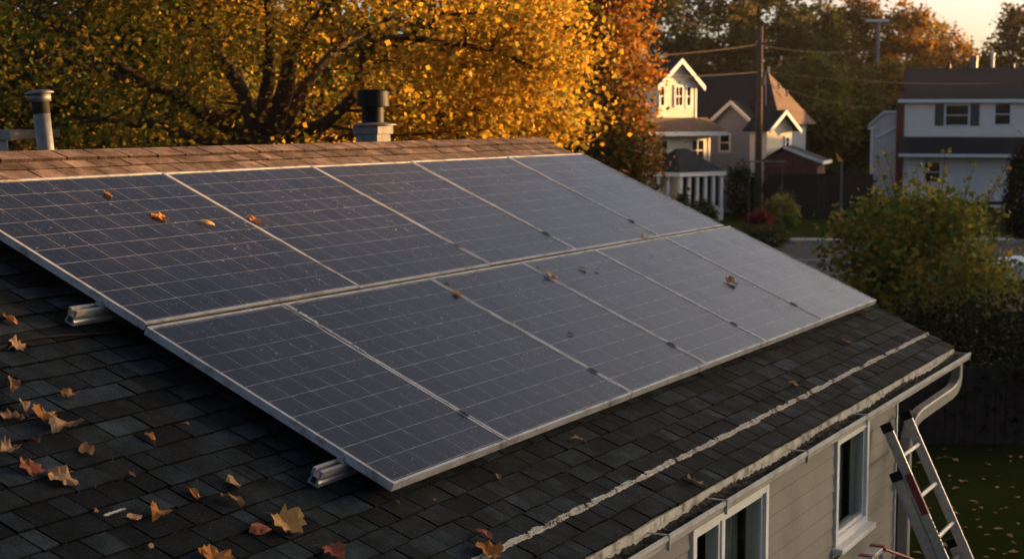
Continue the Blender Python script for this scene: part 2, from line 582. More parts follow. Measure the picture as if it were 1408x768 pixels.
def tab(u0, u1, v0, v1, lift, colr, warp=0.0, flip=False):
    n0, n1 = 0.004 + lift * 0.4, 0.013 + lift
    f = (lambda u, v, n: RP(u, v, n)) if not flip else (lambda u, v, n: (lambda p: p - D * 2 * (p @ D - ridge_d))(RP(u, v, n)))
    A, B, Cc, Dd = f(u0, v0, n0), f(u1, v0, n0), f(u1, v1 + warp, n1), f(u0, v1 - warp, n1)
    a, b = f(u0, v1 - warp, 0.001), f(u1, v1 + warp, 0.001)
    A0, B0 = f(u0, v0, -.001), f(u1, v0, -.001)
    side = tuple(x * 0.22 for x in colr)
    uv = [(u0, v0), (u1, v0), (u1, v1), (u0, v1)]
    fl = (lambda l: l) if not flip else (lambda l: l[::-1])
    sh.face(fl([Dd, Cc, B, A]), colr, fl([uv[3], uv[2], uv[1], uv[0]]))
    sh.face(fl([a, b, Cc, Dd]), side, fl([uv[3], uv[2], uv[2], uv[3]]))
    sh.face(fl([A, A0, a, Dd]), side, fl([uv[0], uv[0], uv[3], uv[3]]))
    sh.face(fl([b, B0, B, Cc]), side, fl([uv[2], uv[1], uv[1], uv[2]]))


TONES = [tuple(0.28 * x * k for x, k in zip(t, (.84, 1.05, 1.24))) for t in [(0.050, 0.056, 0.060), (0.040, 0.046, 0.050), (0.066, 0.073, 0.078), (0.030, 0.031, 0.033), (0.084, 0.092, 0.096), (0.050, 0.050, 0.048), (0.022, 0.023, 0.025)]]
nc = 35
ex = (V_E - V_R) / nc
for r in range(nc):
    v1 = V_E - r * ex
    v0 = v1 - ex - 0.012
    u = U_0 + rnd.uniform(-0.1, 0.0)
    jit = rnd.uniform(-0.002, 0.002)
    while u < U_1:
        wdt = rnd.choice([0.10, 0.13, 0.16, 0.19, 0.23, 0.26])
        wdt *= rnd.uniform(0.9, 1.1)
        a, b = max(u, U_0), min(u + wdt - rnd.choice([0.006, 0.008, 0.011]), U_1)
        if b - a > 0.02:
            t = rnd.choice(TONES) if r < nc - 3 else rnd.choice([(.130, .090, .071), (.105, .073, .058), (.15, .104, .083)]); k = rnd.uniform(0.8, 1.2)  # top courses browner and lighter, warm sunlight put into their colour
            lift = rnd.choice([0, 0, 0.004, 0.005]) + rnd.uniform(0, 0.0025)
            tab(a, b, max(v0, V_R), v1 + jit + rnd.uniform(-0.004, 0.004), lift, tuple(x * k for x in t), rnd.uniform(-0.003, 0.003))
        u += wdt
for r in range(8):        # back slope, seen only at the crest
    v1 = V_R + (r + 1) * 0.56
    tab(U_0, U_1, v1 - 0.57, v1, 0, TONES[1], 0, True)
# ridge caps, brown tones with the warm sunlight painted in
u = U_0
while u < U_1 - 0.02:
    b = min(u + 0.285, U_1)
    t = rnd.choice([(0.160, 0.108, 0.086), (0.130, 0.090, 0.073), (0.185, 0.125, 0.10), (0.115, 0.080, 0.067)])
    for flip in (False, True):
        tab(u, b - 0.016, V_R, V_R + 0.150 + rnd.uniform(-.005, .005), 0.014 + 0.004 * rnd.random(), t, 0, flip)
    u = b
shing = sh.build('shingles', M['shingle'], roof)

# rake boards and fascia
f = MB()
for dd, s in ((eave_d, 1), (back_d, -1)):
    a, b = HP(U_1, ridge_d, ridge_z - .012), HP(U_1, dd, eave_z - .012)
    f.box(a - Z * 0.16 + U * 0.0, U * 0.022, b - a, Z * 0.15)
f.build('rake_board', M['fascia'], house)
f = MB()
f.box(HP(U_0, eave_d - 0.022, eave_z - 0.150), U * (U_1 - U_0 - 0.01), D * 0.020, Z * 0.142)
for k in range(9):
    uu = U_0 + 1.0 + k * 1.37
    f.box(HP(uu, eave_d - 0.002, eave_z - 0.075), U * 0.012, D * 0.003, Z * 0.062)
fascia = f.build('fascia', M['fascia'], house)
f = MB()
f.box(HP(U_0, WD - 0.0, eave_z - 0.152), U * (U_1 - U_0 - 0.02), D * (eave_d - 0.024 - WD), Z * 0.012)
f.build('soffit', M['white'], house)

# walls: lap siding with openings
WIN1 = (8.31, 9.62, 0.95, 2.285)
WIN2 = (11.13, 11.98, 1.505, 2.30)
wl = MB()
bh = 0.128
z = 0.25
while z < 2.36:
    z1 = min(z + bh, 2.36)
    segs = [(WU0, WU1)]
    for (a, b, za, zb) in (WIN1, WIN2):
        if z1 > za and z < zb:
            segs = [q for s0, s1 in segs for q in ((s0, min(s1, a)), (max(s0, b), s1)) if q[1] - q[0] > 0.01]
    for s0, s1 in segs:
        j = s0
        while j < s1 - 0.001:
            e = min(j + rnd.uniform(1.2, 3.4), s1)
            if s1 - e < 0.3:
                e = s1
            A = [HP(j, WD + 0.016, z), HP(e - .0015, WD + 0.016, z), HP(e - .0015, WD + 0.004, z1), HP(j, WD + 0.004, z1)]
            B = [HP(j, WD - .01, z), HP(e - .0015, WD - .01, z), HP(e - .0015, WD - .01, z1), HP(j, WD - .01, z1)]
            wl.face(A); wl.face([B[0], B[1], A[1], A[0]]); wl.face([A[1], B[1], B[2], A[2]]); wl.face([B[0], A[0], A[3], B[3]])
            j = e
    z += bh
# backing walls (front leaves the openings), ends and rear
T = 0.12
def wbox(u0, u1, z0, z1):
    if u1 > u0 and z1 > z0:
        wl.box(HP(u0, WD - .012 - T, z0), U * (u1 - u0), D * T, Z * (z1 - z0))
wbox(WU0, WIN1[0], 0, 2.36); wbox(WIN1[1], WIN2[0], 0, 2.36); wbox(WIN2[1], WU1, 0, 2.36)
wbox(WIN1[0], WIN1[1], 0, WIN1[2]); wbox(WIN1[0], WIN1[1], WIN1[3], 2.36)
wbox(WIN2[0], WIN2[1], 0, WIN2[2]); wbox(WIN2[0], WIN2[1], WIN2[3], 2.36)
bd = 2 * ridge_d - WD
for uu in (WU0, WU1 - T):
    wl.box(HP(uu, bd, 0), U * T, D * (WD - .013 - T - bd), Z * 2.36)
    tri = [HP(uu + T / 2, bd, 2.361), HP(uu + T / 2, WD - .02, 2.361), HP(uu + T / 2, ridge_d, ridge_z - .16)]
    wl.face(tri); wl.face([p + U * 0.02 for p in tri][::-1])
wl.box(HP(WU0, bd - T, 0), U * (WU1 - WU0), D * T, Z * 2.36)
wall_o = wl.build('wall', M['siding'], house)
lj = MB()  # dark strips stand in for the shade lines under each board
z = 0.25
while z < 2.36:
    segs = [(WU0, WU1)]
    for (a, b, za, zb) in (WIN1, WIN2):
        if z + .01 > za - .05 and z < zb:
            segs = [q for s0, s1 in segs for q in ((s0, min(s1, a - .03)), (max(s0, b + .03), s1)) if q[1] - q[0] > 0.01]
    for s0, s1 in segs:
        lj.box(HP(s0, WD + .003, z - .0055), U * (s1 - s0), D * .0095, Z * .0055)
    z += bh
lj.build('lap_shade_strips', M['lap_shade'], wall_o)
cb = MB()
cb.box(HP(WU1 - 0.005, WD - 0.02, 0.1), U * 0.025, D * 0.045, Z * 2.24)
cb.build('corner_board', M['white'], house)


def house_window(W, mull, name='window'):
    a, b, za, zb = W
    o = MB()
    fr = 0.055
    for (u0, u1, z0, z1) in ((a, a + fr, za, zb), (b - fr, b, za, zb), (a + fr, b - fr, zb - fr, zb), (a + fr, b - fr, za, za + fr)):
        o.box(HP(u0, WD - 0.10, z0), U * (u1 - u0), D * 0.132, Z * (z1 - z0))
    for mu in mull:
        o.box(HP(mu - 0.028, WD - 0.085, za + fr), U * 0.056, D * 0.105, Z * (zb - za - 2 * fr))
    wnd = o.build(name, M['white'], house, bevel=0.004)
    e = [a + fr] + [q for mu in mull for q in (mu - .028, mu + .028)] + [b - fr]
    for i in range(0, len(e), 2):
        s = MB(); t = 0.028
        u0, u1 = e[i], e[i + 1]
        z0, z1 = za + fr, zb - fr
        for (p, q, r_, s_) in ((u0, u0 + t, z0, z1), (u1 - t, u1, z0, z1), (u0 + t, u1 - t, z1 - t, z1), (u0 + t, u1 - t, z0, z0 + t)):
            s.box(HP(p + .001, WD - 0.040, r_ + .001), U * (q - p - .002), D * 0.048, Z * (s_ - r_ - .002))
        s.build('sash', M['white'], wnd)
        g_ = MB()
        g_.box(HP(u0 + t, WD - 0.012, z0 + t), U * (u1 - u0 - 2 * t), D * 0.006, Z * (z1 - z0 - 2 * t))
        g_.build('pane', M['clear'], wnd)
        c = MB()
        n = 26
        for k in range(n):
            ua = u0 + (u1 - u0) * (0.55 + 0.45 * k / n); ub = u0 + (u1 - u0) * (0.55 + 0.45 * (k + 1) / n)
            da = 0.02 * math.sin(k * 1.3); db = 0.02 * math.sin((k + 1) * 1.3)
            c.face([HP(ua, WD - 0.17 + da, z0 - .05), HP(ub, WD - 0.17 + db, z0 - .05), HP(ub, WD - 0.17 + db, z1 + .05), HP(ua, WD - 0.17 + da, z1 + .05)])
        c.build('reflection_curtain', M['reflection_curtain'], wnd)
    si = MB()
    si.box(HP(a - 0.03, WD + 0.0, za - 0.045), U * (b - a + 0.06), D * 0.09, Z * 0.042)
    si.build('sill', M['white'], wnd, bevel=0.004)
    return wnd


house_window(WIN1, [8.83])
house_window(WIN2, [])

# gutter
gz = 2.445
gd0, gd1 = eave_d + 0.004, -2.995
gu0, gu1 = 3.4, 14.73
P2 = lambda d, z_: D * d + Z * z_
prof = [P2(gd0, gz), P2(gd0, gz - .068), P2(gd1 - .030, gz - .068), P2(gd1 - .016, gz - .055), P2(gd1 - .010, gz - .030), P2(gd1, gz - .018), P2(gd1, gz + .004), P2(gd1 - .014, gz + .006),
        P2(gd1 - .014, gz - .014), P2(gd1 - .024, gz - .026), P2(gd1 - .032, gz - .062), P2(gd0 + .003, gz - .064), P2(gd0 + .003, gz)]
gm_ = MB()
gm_.sweep(prof, U * gu0, U * gu1, True, True)
gm_.box(HP(gu1 + .0005, gd0, gz - .066), U * 0.004, D * (gd1 - gd0 - .004), Z * 0.064)
gutter = gm_.build('gutter', M['gutter'], house)
for px, py in ((1184, 571), (1104, 621), (986, 688), (907, 736)):
    uu, _ = horiz_ud(px, py, gz)
    s = MB()
    s.box(HP(uu, gd1 - .012, gz - .07), U * 0.010, D * 0.017, Z * 0.08)
    s.box(HP(uu, gd0 + .004, gz + .004), U * 0.014, D * (gd1 - gd0), Z * 0.006)
    s.build('gutter_hanger', M['gutter'], gutter)
db = MB()
NU = 420
rows = []
for i in range(NU + 1):
    uu = gu0 + (gu1 - 0.02 - gu0) * i / NU
    row = []
    for j in range(6):
        dd = gd0 + .005 + (gd1 - .034 - gd0 - .006) * j / 5
        row.append(HP(uu, dd, gz - .020 + rnd.uniform(-.010, .010) + 0.012 * math.sin(uu * 3.1) + (0.015 if j in (0,) else 0)))
    rows.append(row)
for i in range(NU):
    for j in range(5):
        db.face([rows[i][j], rows[i + 1][j], rows[i + 1][j + 1], rows[i][j + 1]])
for k in range(150):
    uu = rnd.uniform(gu0, gu1 - .06); dd = rnd.uniform(gd0 + .02, gd1 - .045)
    a = rnd.uniform(0, 6.28); l = rnd.uniform(.012, .045)
    c0 = HP(uu, dd, gz - .010 + rnd.uniform(-.004, .008))
    db.box(c0, U * l * math.cos(a) + D * l * math.sin(a) * .5, (D * math.cos(a) - U * math.sin(a)) * l * .5, Z * .004)
db.build('gutter_dirt', M['debris'], gutter)

# downspout: outlet at the gutter end, elbow back to the wall corner, then down
ds = MB()


def rect_tube(mb, pts, wdt, dep):
    rings = []
    for i, p in enumerate(pts):
        t = Vec(pts[min(i + 1, len(pts) - 1)]) - Vec(pts[max(i - 1, 0)])
        t.normalize()
        x = Vec(D)                       # width axis
        y = t.cross(x).normalized()
        x = y.cross(t).normalized()
        p = Vec(p)
        ring = []
        for sx, sy in ((-1, -1), (-.8, -1.0), (.8, -1.0), (1, -.8), (1, .8), (.8, 1), (-.8, 1), (-1, .8)):
            ring.append(p + x * (sx * wdt / 2) + y * (sy * dep / 2))
        rings.append(ring)
    for a in range(len(rings) - 1):
        for k in range(8):
            k2 = (k + 1) % 8
            mb.face([rings[a][k], rings[a][k2], rings[a + 1][k2], rings[a + 1][k]])
    mb.face(rings[0][::-1]); mb.face(rings[-1])


gdm = (gd0 + gd1) / 2
ctl = [HP(14.45, gdm, gz - .066), HP(14.45, gdm, gz - .17), HP(14.42, gdm - .001, gz - .225), HP(14.34, gdm - .004, gz - .265), HP(14.20, gdm - .008, gz - .285),
       HP(13.32, WD + .085, gz - .33), HP(13.16, WD + .08, gz - .35), HP(13.05, WD + .075, gz - .40), HP(12.99, WD + .07, gz - .48), HP(12.97, WD + .065, gz - .60), HP(12.97, WD + .065, 0.15)]
rect_tube(ds, ctl, 0.085, 0.10)
dsp = ds.build('downspout', M['downpipe'], house)
for zz in (1.62, 0.7):
    s = MB(); s.box(HP(12.84, WD - .01, zz), U * 0.17, D * 0.125, Z * 0.03)
    s.build('pipe_strap', M['downpipe'], dsp)

# flues near the crest
def house_flue(px, dback, builder):
    uu, _ = roof_uv(px, 205 if px < 300 else 192)
    p = HP(uu, ridge_d - dback, ridge_z - dback * math.tan(SLOPE) - .02)
    builder(p)


def flue_a(p):
    ax = Vec((-0.09, 0.0, 1)).normalized()
    k = 10.6 / FPX
    m1 = MB(); m1.lathe(p, ax, [(0.052, -.05), (0.052, .33), (0.044, .33), (0.044, .30)], 28)
    fl = m1.build('vent_pipe', M['galv'], house, smooth=True)
    m2 = MB(); m2.lathe(p, ax, [(0.0535, .30), (0.0535, .375)], 28); m2.build('soot_band', M['soot'], fl, smooth=True)
    m3 = MB(); m3.lathe(p, ax, [(0.051, .372), (0.068, .374), (0.069, .423), (0.064, .424)], 28); m3.build('collar', M['galv'], fl, smooth=True)
    m4 = MB(); m4.lathe(p, ax, [(0.0, .432), (0.088, .424), (0.091, .428), (0.088, .436), (0.06, .446), (0.0, .450)], 28); m4.build('cap', M['galv'], fl, smooth=True)


def flue_b(p):
    m1 = MB()
    w1, w2 = .106, .124
    m1.box(p + U * -w1 + D * -w1 - Z * .1, U * 2 * w1, D * 2 * w1, Z * .16)
    m1.box(p + U * -w2 + D * -w2 + Z * .062, U * 2 * w2, D * 2 * w2, Z * .072)
    fl = m1.build('chimney_vent', M['flue'], house, bevel=.004)
    m2 = MB(); m2.lathe(p + Z * .137, Z, [(0, 0), (0.20, 0.0), (0.20, .006), (0.10, .022), (0, .022)], 32); m2.build('flashing', M['galv'], fl)
    m3 = MB(); m3.lathe(p + Z * .155, Z, [(0.093, 0), (0.093, .15)], 32); m3.build('flue_neck', M['black'], fl, smooth=True)
    m4 = MB(); m4.lathe(p + Z * .292, Z, [(0.05, 0.0), (0.135, 0.0), (0.138, .003), (0.131, .128), (0.134, .132), (0.120, .140), (0, .146)], 32); m4.build('cap', M['black'], fl)


house_flue(76, 0.10, flue_a)
house_flue(528, 0.16, lambda p: flue_b(p + Z * .10))

# ------------------------------------------------------------------ solar panels, rails, cable
SC = 3.0
LOW_U = [2.024 * SC, 2.392 * SC, 2.921 * SC, 3.340 * SC, 3.745 * SC, 4.218 * SC, 4.752 * SC]
UP_U = [2.033 * SC, 2.668 * SC, 3.208 * SC, 3.665 * SC, 4.210 * SC, 4.728 * SC]
LOW_V = (-1.421 * SC, -0.916 * SC)
UP_V = (-1.957 * SC, -1.430 * SC)
PN = NP - N0


def solar_panel(u0, u1, v0, v1, ncol, label, tilt):
    u0 += 0.004; u1 -= 0.004
    root = thing('solar_panel', label, 'solar panel', RP((u0 + u1) / 2, v1, PN - .04), 'solar panels in two rows on the roof')
    fw, h = 0.016, 0.040
    du = [rnd.uniform(-.002, .002) for _ in range(2)]

    def Q(u, v, n):
        return RP(u, v, PN + n + tilt[0] * (u - u0) / (u1 - u0) + tilt[1] * (v - v0))
    f = MB()

    def bar(ua, ub, va, vb):
        p = [Q(ua, va, -h), Q(ub, va, -h), Q(ub, vb, -h), Q(ua, vb, -h), Q(ua, va, 0), Q(ub, va, 0), Q(ub, vb, 0), Q(ua, vb, 0)]
        for fc in [(0, 1, 2, 3), (7, 6, 5, 4), (4, 5, 1, 0), (5, 6, 2, 1), (6, 7, 3, 2), (7, 4, 0, 3)]:
            f.face([p[k] for k in fc])
    bar(u0, u1, v0, v0 + fw); bar(u0, u1, v1 - fw, v1)
    bar(u0, u0 + fw, v0 + fw, v1 - fw); bar(u1 - fw, u1, v0 + fw, v1 - fw)
    f.build('frame', M['alu'], root, bevel=0.0015)
    g_ = MB()
    a, b, c, d = u0 + fw, u1 - fw, v0 + fw, v1 - fw
    mg = 0.012
    cu = (b - a - 2 * mg) / ncol; cv = (d - c - 2 * mg) / 10
    uvs = lambda u, v: ((u - a - mg) / cu + (0 if True else 0), (v - c - mg) / cv)
    pts = [(a, d), (b, d), (b, c), (a, c)]
    g_.face([Q(u, v, -.003) for u, v in pts], None, [uvs(u, v) for u, v in pts])
    g_.build('cell_sheet', M['cells'], root)
    if v1 < -4:
        ds_ = MB(); ds_.box(Q(u0, v1 + .002, -.034), U * (u1 - u0), V * .024, N * .026); ds_.build('gap_dirt', M['gapdirt'], root)
    bk = MB(); bk.face([Q(u, v, -.012) for u, v in pts[::-1]])
    bk.build('back_sheet', M['white'], root)
    return root


low_labels = [
    'nearest solar panel at the left end of the lower row, smaller than its neighbours',
    'second solar panel of the lower row, pale scuffed strip on its left edge',
    'third solar panel from the left in the lower row, dead leaves on its seams',
    'fourth solar panel of the lower row, brown flakes lying near its top edge',
    'fifth solar panel of the lower row, a lone dead maple leaf lying on it',
    'palest solar panel, at the far right end of the lower row above the shingles']
up_labels = [
    'large dark solar panel at the left of the upper row with orange leaves',
    'second solar panel of the upper row, one orange leaf on its left seam',
    'third solar panel of the upper row, in front of the black roof vent',
    'fourth solar panel of the upper row, leaf caught at its bottom right corner',
    'solar panel at the right end of the upper row, below the ridge end']
for i in range(6):
    solar_panel(LOW_U[i], LOW_U[i + 1], *LOW_V, [6, 8, 6, 6, 7, 8][i], low_labels[i], (rnd.uniform(-.004, .004), rnd.uniform(-.002, .002)))
for i in range(5):
    solar_panel(UP_U[i], UP_U[i + 1], *UP_V, [9, 8, 7, 8, 8][i], up_labels[i], (rnd.uniform(-.004, .004), rnd.uniform(-.002, .002)))


ss = MB()
ul = LOW_U[1]
for k in range(46):
    va = LOW_V[0] + .03 + k * .012
    wl_, wr_ = rnd.uniform(.004, .014), rnd.uniform(.006, .026) * (1 - k / 60)
    if rnd.random() < .85:
        ss.box(RP(ul + .006 - wl_ * .2, va, PN + .0035), U * (wl_ * .2 + wr_ + .01), V * rnd.uniform(.009, .014), N * .0015)
ss.build('scuffed_strip', M['scuff'], bpy.data.objects['solar_panel.001'])


def mounting_rail(u0, u1, v, label, seams):
    root = thing('mounting_rail', label, 'mounting rail', RP(u0, v, 0.03), 'aluminium rails under the panels')
    q = lambda dv, n: V * dv + N * n
    n0, n1 = 0.026, PN - .046
    H_ = n1 - n0
    pr = [(-.028, 0), (.028, 0), (.028, .02), (.022, .028), (.022, .042), (.028, .05), (.028, H_), (.010, H_), (.010, H_ - .012), (.016, H_ - .014), (.016, H_ - .034), (-.016, H_ - .034), (-.016, H_ - .014),
          (-.010, H_ - .012), (-.010, H_), (-.028, H_), (-.028, .05), (-.022, .042), (-.022, .028), (-.028, .02)]
    m = MB()
    m.sweep([RP(0, v, n0) + q(a, b) for a, b in pr], U * u0, U * u1, True, True)
    bar = m.build('rail_bar', M['rail'], root)
    c = MB()
    e = RP(u0, v, n0)
    c.box(e + U * 0.17 - V * 0.02 + N * (H_ + .001), U * 0.035, V * 0.04, N * 0.012)
    c.box(e + U * 0.195 - V * 0.02 + N * (H_ + .013), U * 0.008, V * 0.04, N * 0.026)
    c.lathe(e + U * 0.185 + N * (H_ + .013), N, [(0.009, 0), (0.009, .014), (0, .014)], 6)
    c.build('end_clamp', M['rail'], root)
    fe = MB()
    fe.box(e - U * 0.0 - V * 0.013 + N * 0.012, U * -0.004, V * 0.026, N * (H_ - 0.05))
    fe.build('end_cap', M['darkmetal'], root)
    for k in range(9):
        b_ = MB()
        uu = u0 + 0.55 + k * (u1 - u0 - 1.0) / 8
        b_.box(RP(uu, v + .029, 0.012), U * 0.05, V * 0.008, N * 0.07)
        b_.box(RP(uu, v + .029, 0.012), U * 0.05, V * 0.06, N * 0.008)
        b_.build('foot_bracket', M['rail'], root)
    for su in seams:
        cl = MB()
        cl.box(RP(su - .010, v - .03, PN + .001), U * 0.020, V * 0.06, N * 0.004)
        cl.lathe(RP(su, v, PN + .005), N, [(0.006, 0), (0.006, .004), (0, .004)], 6)
        cl.build('mid_clamp', M['darkmetal'], root)
    return root


ru, rv = roof_uv(447, 652, .06)
mounting_rail(LOW_U[0] - 0.19, LOW_U[-1] - 0.2, rv, 'silver mounting rail sticking out under the nearest panel near the eave side', LOW_U[1:-1])
ru, rv2 = roof_uv(125, 432, .06)
mounting_rail(UP_U[0] - 0.19, UP_U[-1] - 0.2, rv2, 'silver mounting rail sticking out under the large upper left panel', UP_U[1:-1])

cab = [(-30, 492), (0, 478), (40, 466), (90, 462), (130, 460), (170, 457), (230, 455), (300, 450)]
pts = []
for k, (x, y) in enumerate(cab):
    uu, vv = roof_uv(x, y, .02)
    pts.append(RP(uu, vv, .024))
c = MB(); c.tube(pts, .007, 8)
solo(c, 'cable', M['wire'], 'black cable lying across the shingles into the shade under the panels', 'cable', pts[0], smooth=True)

# ------------------------------------------------------------------ ladder, sawhorse
lad = thing('extension_ladder', 'aluminium extension ladder with a red sticker leaning by the downspout', 'ladder', HP(13.4, -1.7, 0))
lt_u, lt_z = wall_uz(1219, 584, -3.10)
LEAN = 0.47
def LQ(u, z_, off=0.0):     # ladder plane: leans out from the wall; off = out of its plane
    n_ = Vec((D * 1 + Z * LEAN)).normalized()
    return HP(u, -3.10 + (lt_z - z_) * LEAN, z_) + np.array(n_) * off


LW = 0.57
z_f1 = lt_z - 0.33
def stile(u0, ztop, zbot, off, name, sgn):
    m = MB()
    a, b = LQ(u0, zbot, off), LQ(u0, ztop, off)
    t = b - a
    n_ = np.array(Vec((D * 1 + Z * LEAN)).normalized())
    fl = .0035
    m.box(a - n_ * .037, t, U * .004 * sgn, n_ * .074)
    m.box(a - n_ * .037, t, U * .026 * sgn, n_ * fl)
    m.box(a + n_ * (.037 - fl), t, U * .026 * sgn, n_ * fl)
    s = m.build('stile', M['ladder'], lad)
    e = MB()
    tt = t / np.linalg.norm(t)
    e.box(b - n_ * .043 - tt * .055 - U * .006 * sgn, tt * .07, U * .038 * sgn, n_ * .086)
    e.build('end_cap', M['rubber'], s, bevel=.004)
    return s


s_left = stile(lt_u, lt_z, 0.55, 0.0, '', -1)
stile(lt_u + LW, lt_z, 0.55, 0.0, '', 1)
sl2 = stile(lt_u - .028, z_f1, 0.03, 0.078 * -1, '', -1)
stile(lt_u + LW + .028, z_f1 - .63, 0.03, 0.078 * -1, '', 1)
k = 0
zz = lt_z - .24
while zz > .6:
    m = MB(); m.tube([LQ(lt_u, zz), LQ(lt_u + LW, zz)], .0175, 10)
    m.build('rung', M['ladder'], lad, smooth=False)
    zz -= .30
zz = z_f1 - .75
while zz > .1:
    m = MB(); m.tube([LQ(lt_u - .028, zz, -.078), LQ(lt_u + LW + .028, zz, -.078)], .0165, 10)
    m.build('rung', M['ladder'], lad)
    zz -= .30
st = MB()
n_ = np.array(Vec((D * 1 + Z * LEAN)).normalized())
a = LQ(lt_u - .0045, lt_z - .36, 0); b = LQ(lt_u - .0045, lt_z - .66, 0)
st.face([LQ(lt_u - .002, lt_z - .38, .0380) + U * -.026, LQ(lt_u - .002, lt_z - .38, .0380) + U * .002, LQ(lt_u - .002, lt_z - .66, .0380) + U * .002, LQ(lt_u - .002, lt_z - .66, .0380) + U * -.026])
st.face([a - n_ * .026, a + n_ * .026, b + n_ * .026, b - n_ * .026]); 
st.build('sticker', M['red'], s_left)
st2 = MB()
for k in range(7):
    zt = lt_z - .70 - k * .032
    p0, p1 = LQ(lt_u - .002, zt, .0382) + U * -.022, LQ(lt_u - .002, zt - .018, .0382) + U * -.022
    wk = .014 if k % 2 else .019
    st2.face([p0, p0 + U * wk, p1 + U * wk, p1])
st2.build('warning_print', M['rubber'], s_left)

# sawhorse top at the bottom edge of the view
hx, hz = 12.0, 1.36
su, sz_ = wall_uz(1183, 772, -2.75)
sh_root = thing('sawhorse', 'folding metal sawhorse with red ends standing below the small window', 'sawhorse', HP(su, -2.75, 0))
m = MB()
m.box(HP(su - .12, -2.80, sz_ - .03), U * .62, D * .09, Z * .03)
tp = m.build('top_bar', M['ladder'], sh_root, bevel=.004)
for uu in (su - .12, su + .16, su + .44):
    m = MB(); m.box(HP(uu - .02, -2.805, sz_ - .034), U * .055, D * .10, Z * .042); m.build('red_grip', M['red'], sh_root, bevel=.004)
for uu in (su - .08, su + .42):
    for s in (-1, 1):
        m = MB(); m.tube([HP(uu, -2.755 + s * .03, sz_ - .02), HP(uu, -2.755 + s * .32, .01)], .018, 8); m.build('leg', M['ladder'], sh_root)
m = MB(); m.tube([HP(su - .1, -2.6, sz_ - .15), HP(su + .1, -2.70, sz_ + .01)], .012, 8); m.build('brace', M['ladder'], sh_root)
m = MB(); m.tube([HP(su + .42, -2.70, sz_ - .01), HP(su + .80, -2.60, sz_ - .16)], .010, 8); m.build('handle', M['red'], sh_root)


# ------------------------------------------------------------------ foliage
def fast_mesh(name, verts, quads, colors, material):
    me = bpy.data.meshes.new(name)
    nv, nf = len(verts), len(quads)
    me.vertices.add(nv); me.loops.add(nf * 4); me.polygons.add(nf)
    me.vertices.foreach_set('co', np.ascontiguousarray(verts, dtype=np.float32).ravel())
    me.loops.foreach_set('vertex_index', np.ascontiguousarray(quads, dtype=np.int32).ravel())
    me.polygons.foreach_set('loop_start', np.arange(nf, dtype=np.int32) * 4)
    me.polygons.foreach_set('loop_total', np.full(nf, 4, dtype=np.int32))
    me.update(calc_edges=True)
    ca = me.color_attributes.new('Col', 'FLOAT_COLOR', 'POINT')
    c4 = np.concatenate([colors, np.ones((len(colors), 1))], 1).astype(np.float32)
    ca.data.foreach_set('color', c4.ravel())
    me.materials.append(material)
    me.validate()
    return me


def leaves(centers, size, colors, flat=0.35):
    n = len(centers)
    a = rng.normal(size=(n, 3)); a[:, 2] = a[:, 2] * flat - 0.25
    a /= np.linalg.norm(a, axis=1, keepdims=True)
    b = rng.normal(size=(n, 3))
    b -= a * (a * b).sum(1, keepdims=True)
    b /= np.linalg.norm(b, axis=1, keepdims=True)
    nn = np.cross(a, b)
    s = (size * rng.uniform(0.6, 1.25, n))[:, None]
    v0 = centers - a * s * .5
    v2 = centers + a * s * .5
    v1 = centers + b * s * .40 - nn * s * .12 - a * s * .05
    v3 = centers - b * s * .40 - nn * s * .12 - a * s * .05
    verts = np.stack([v0, v1, v2, v3], 1).reshape(-1, 3)
    quads = np.arange(n * 4).reshape(-1, 4)
    return verts, quads, np.repeat(colors, 4, 0)


def ellip(n, c, r, shell=0.55):
    d = rng.normal(size=(n, 3)); d /= np.linalg.norm(d, axis=1, keepdims=True)
    rad = (shell ** 3 + (1 - shell ** 3) * rng.random(n)) ** (1 / 3)
    return np.asarray(c) + d * rad[:, None] * np.asarray(r)


def palette(cols, weights=None):
    cols = np.array(cols)
    def f(p, clump_id, ncl):
        w_ = weights(p) if weights else None
        base = rng.integers(0, len(cols), ncl)[clump_id]
        own = rng.integers(0, len(cols), len(p))
        pick = np.where(rng.random(len(p)) < 0.55, base, own)
        return cols[pick] * rng.uniform(0.75, 1.25, (len(p), 1))
    return f


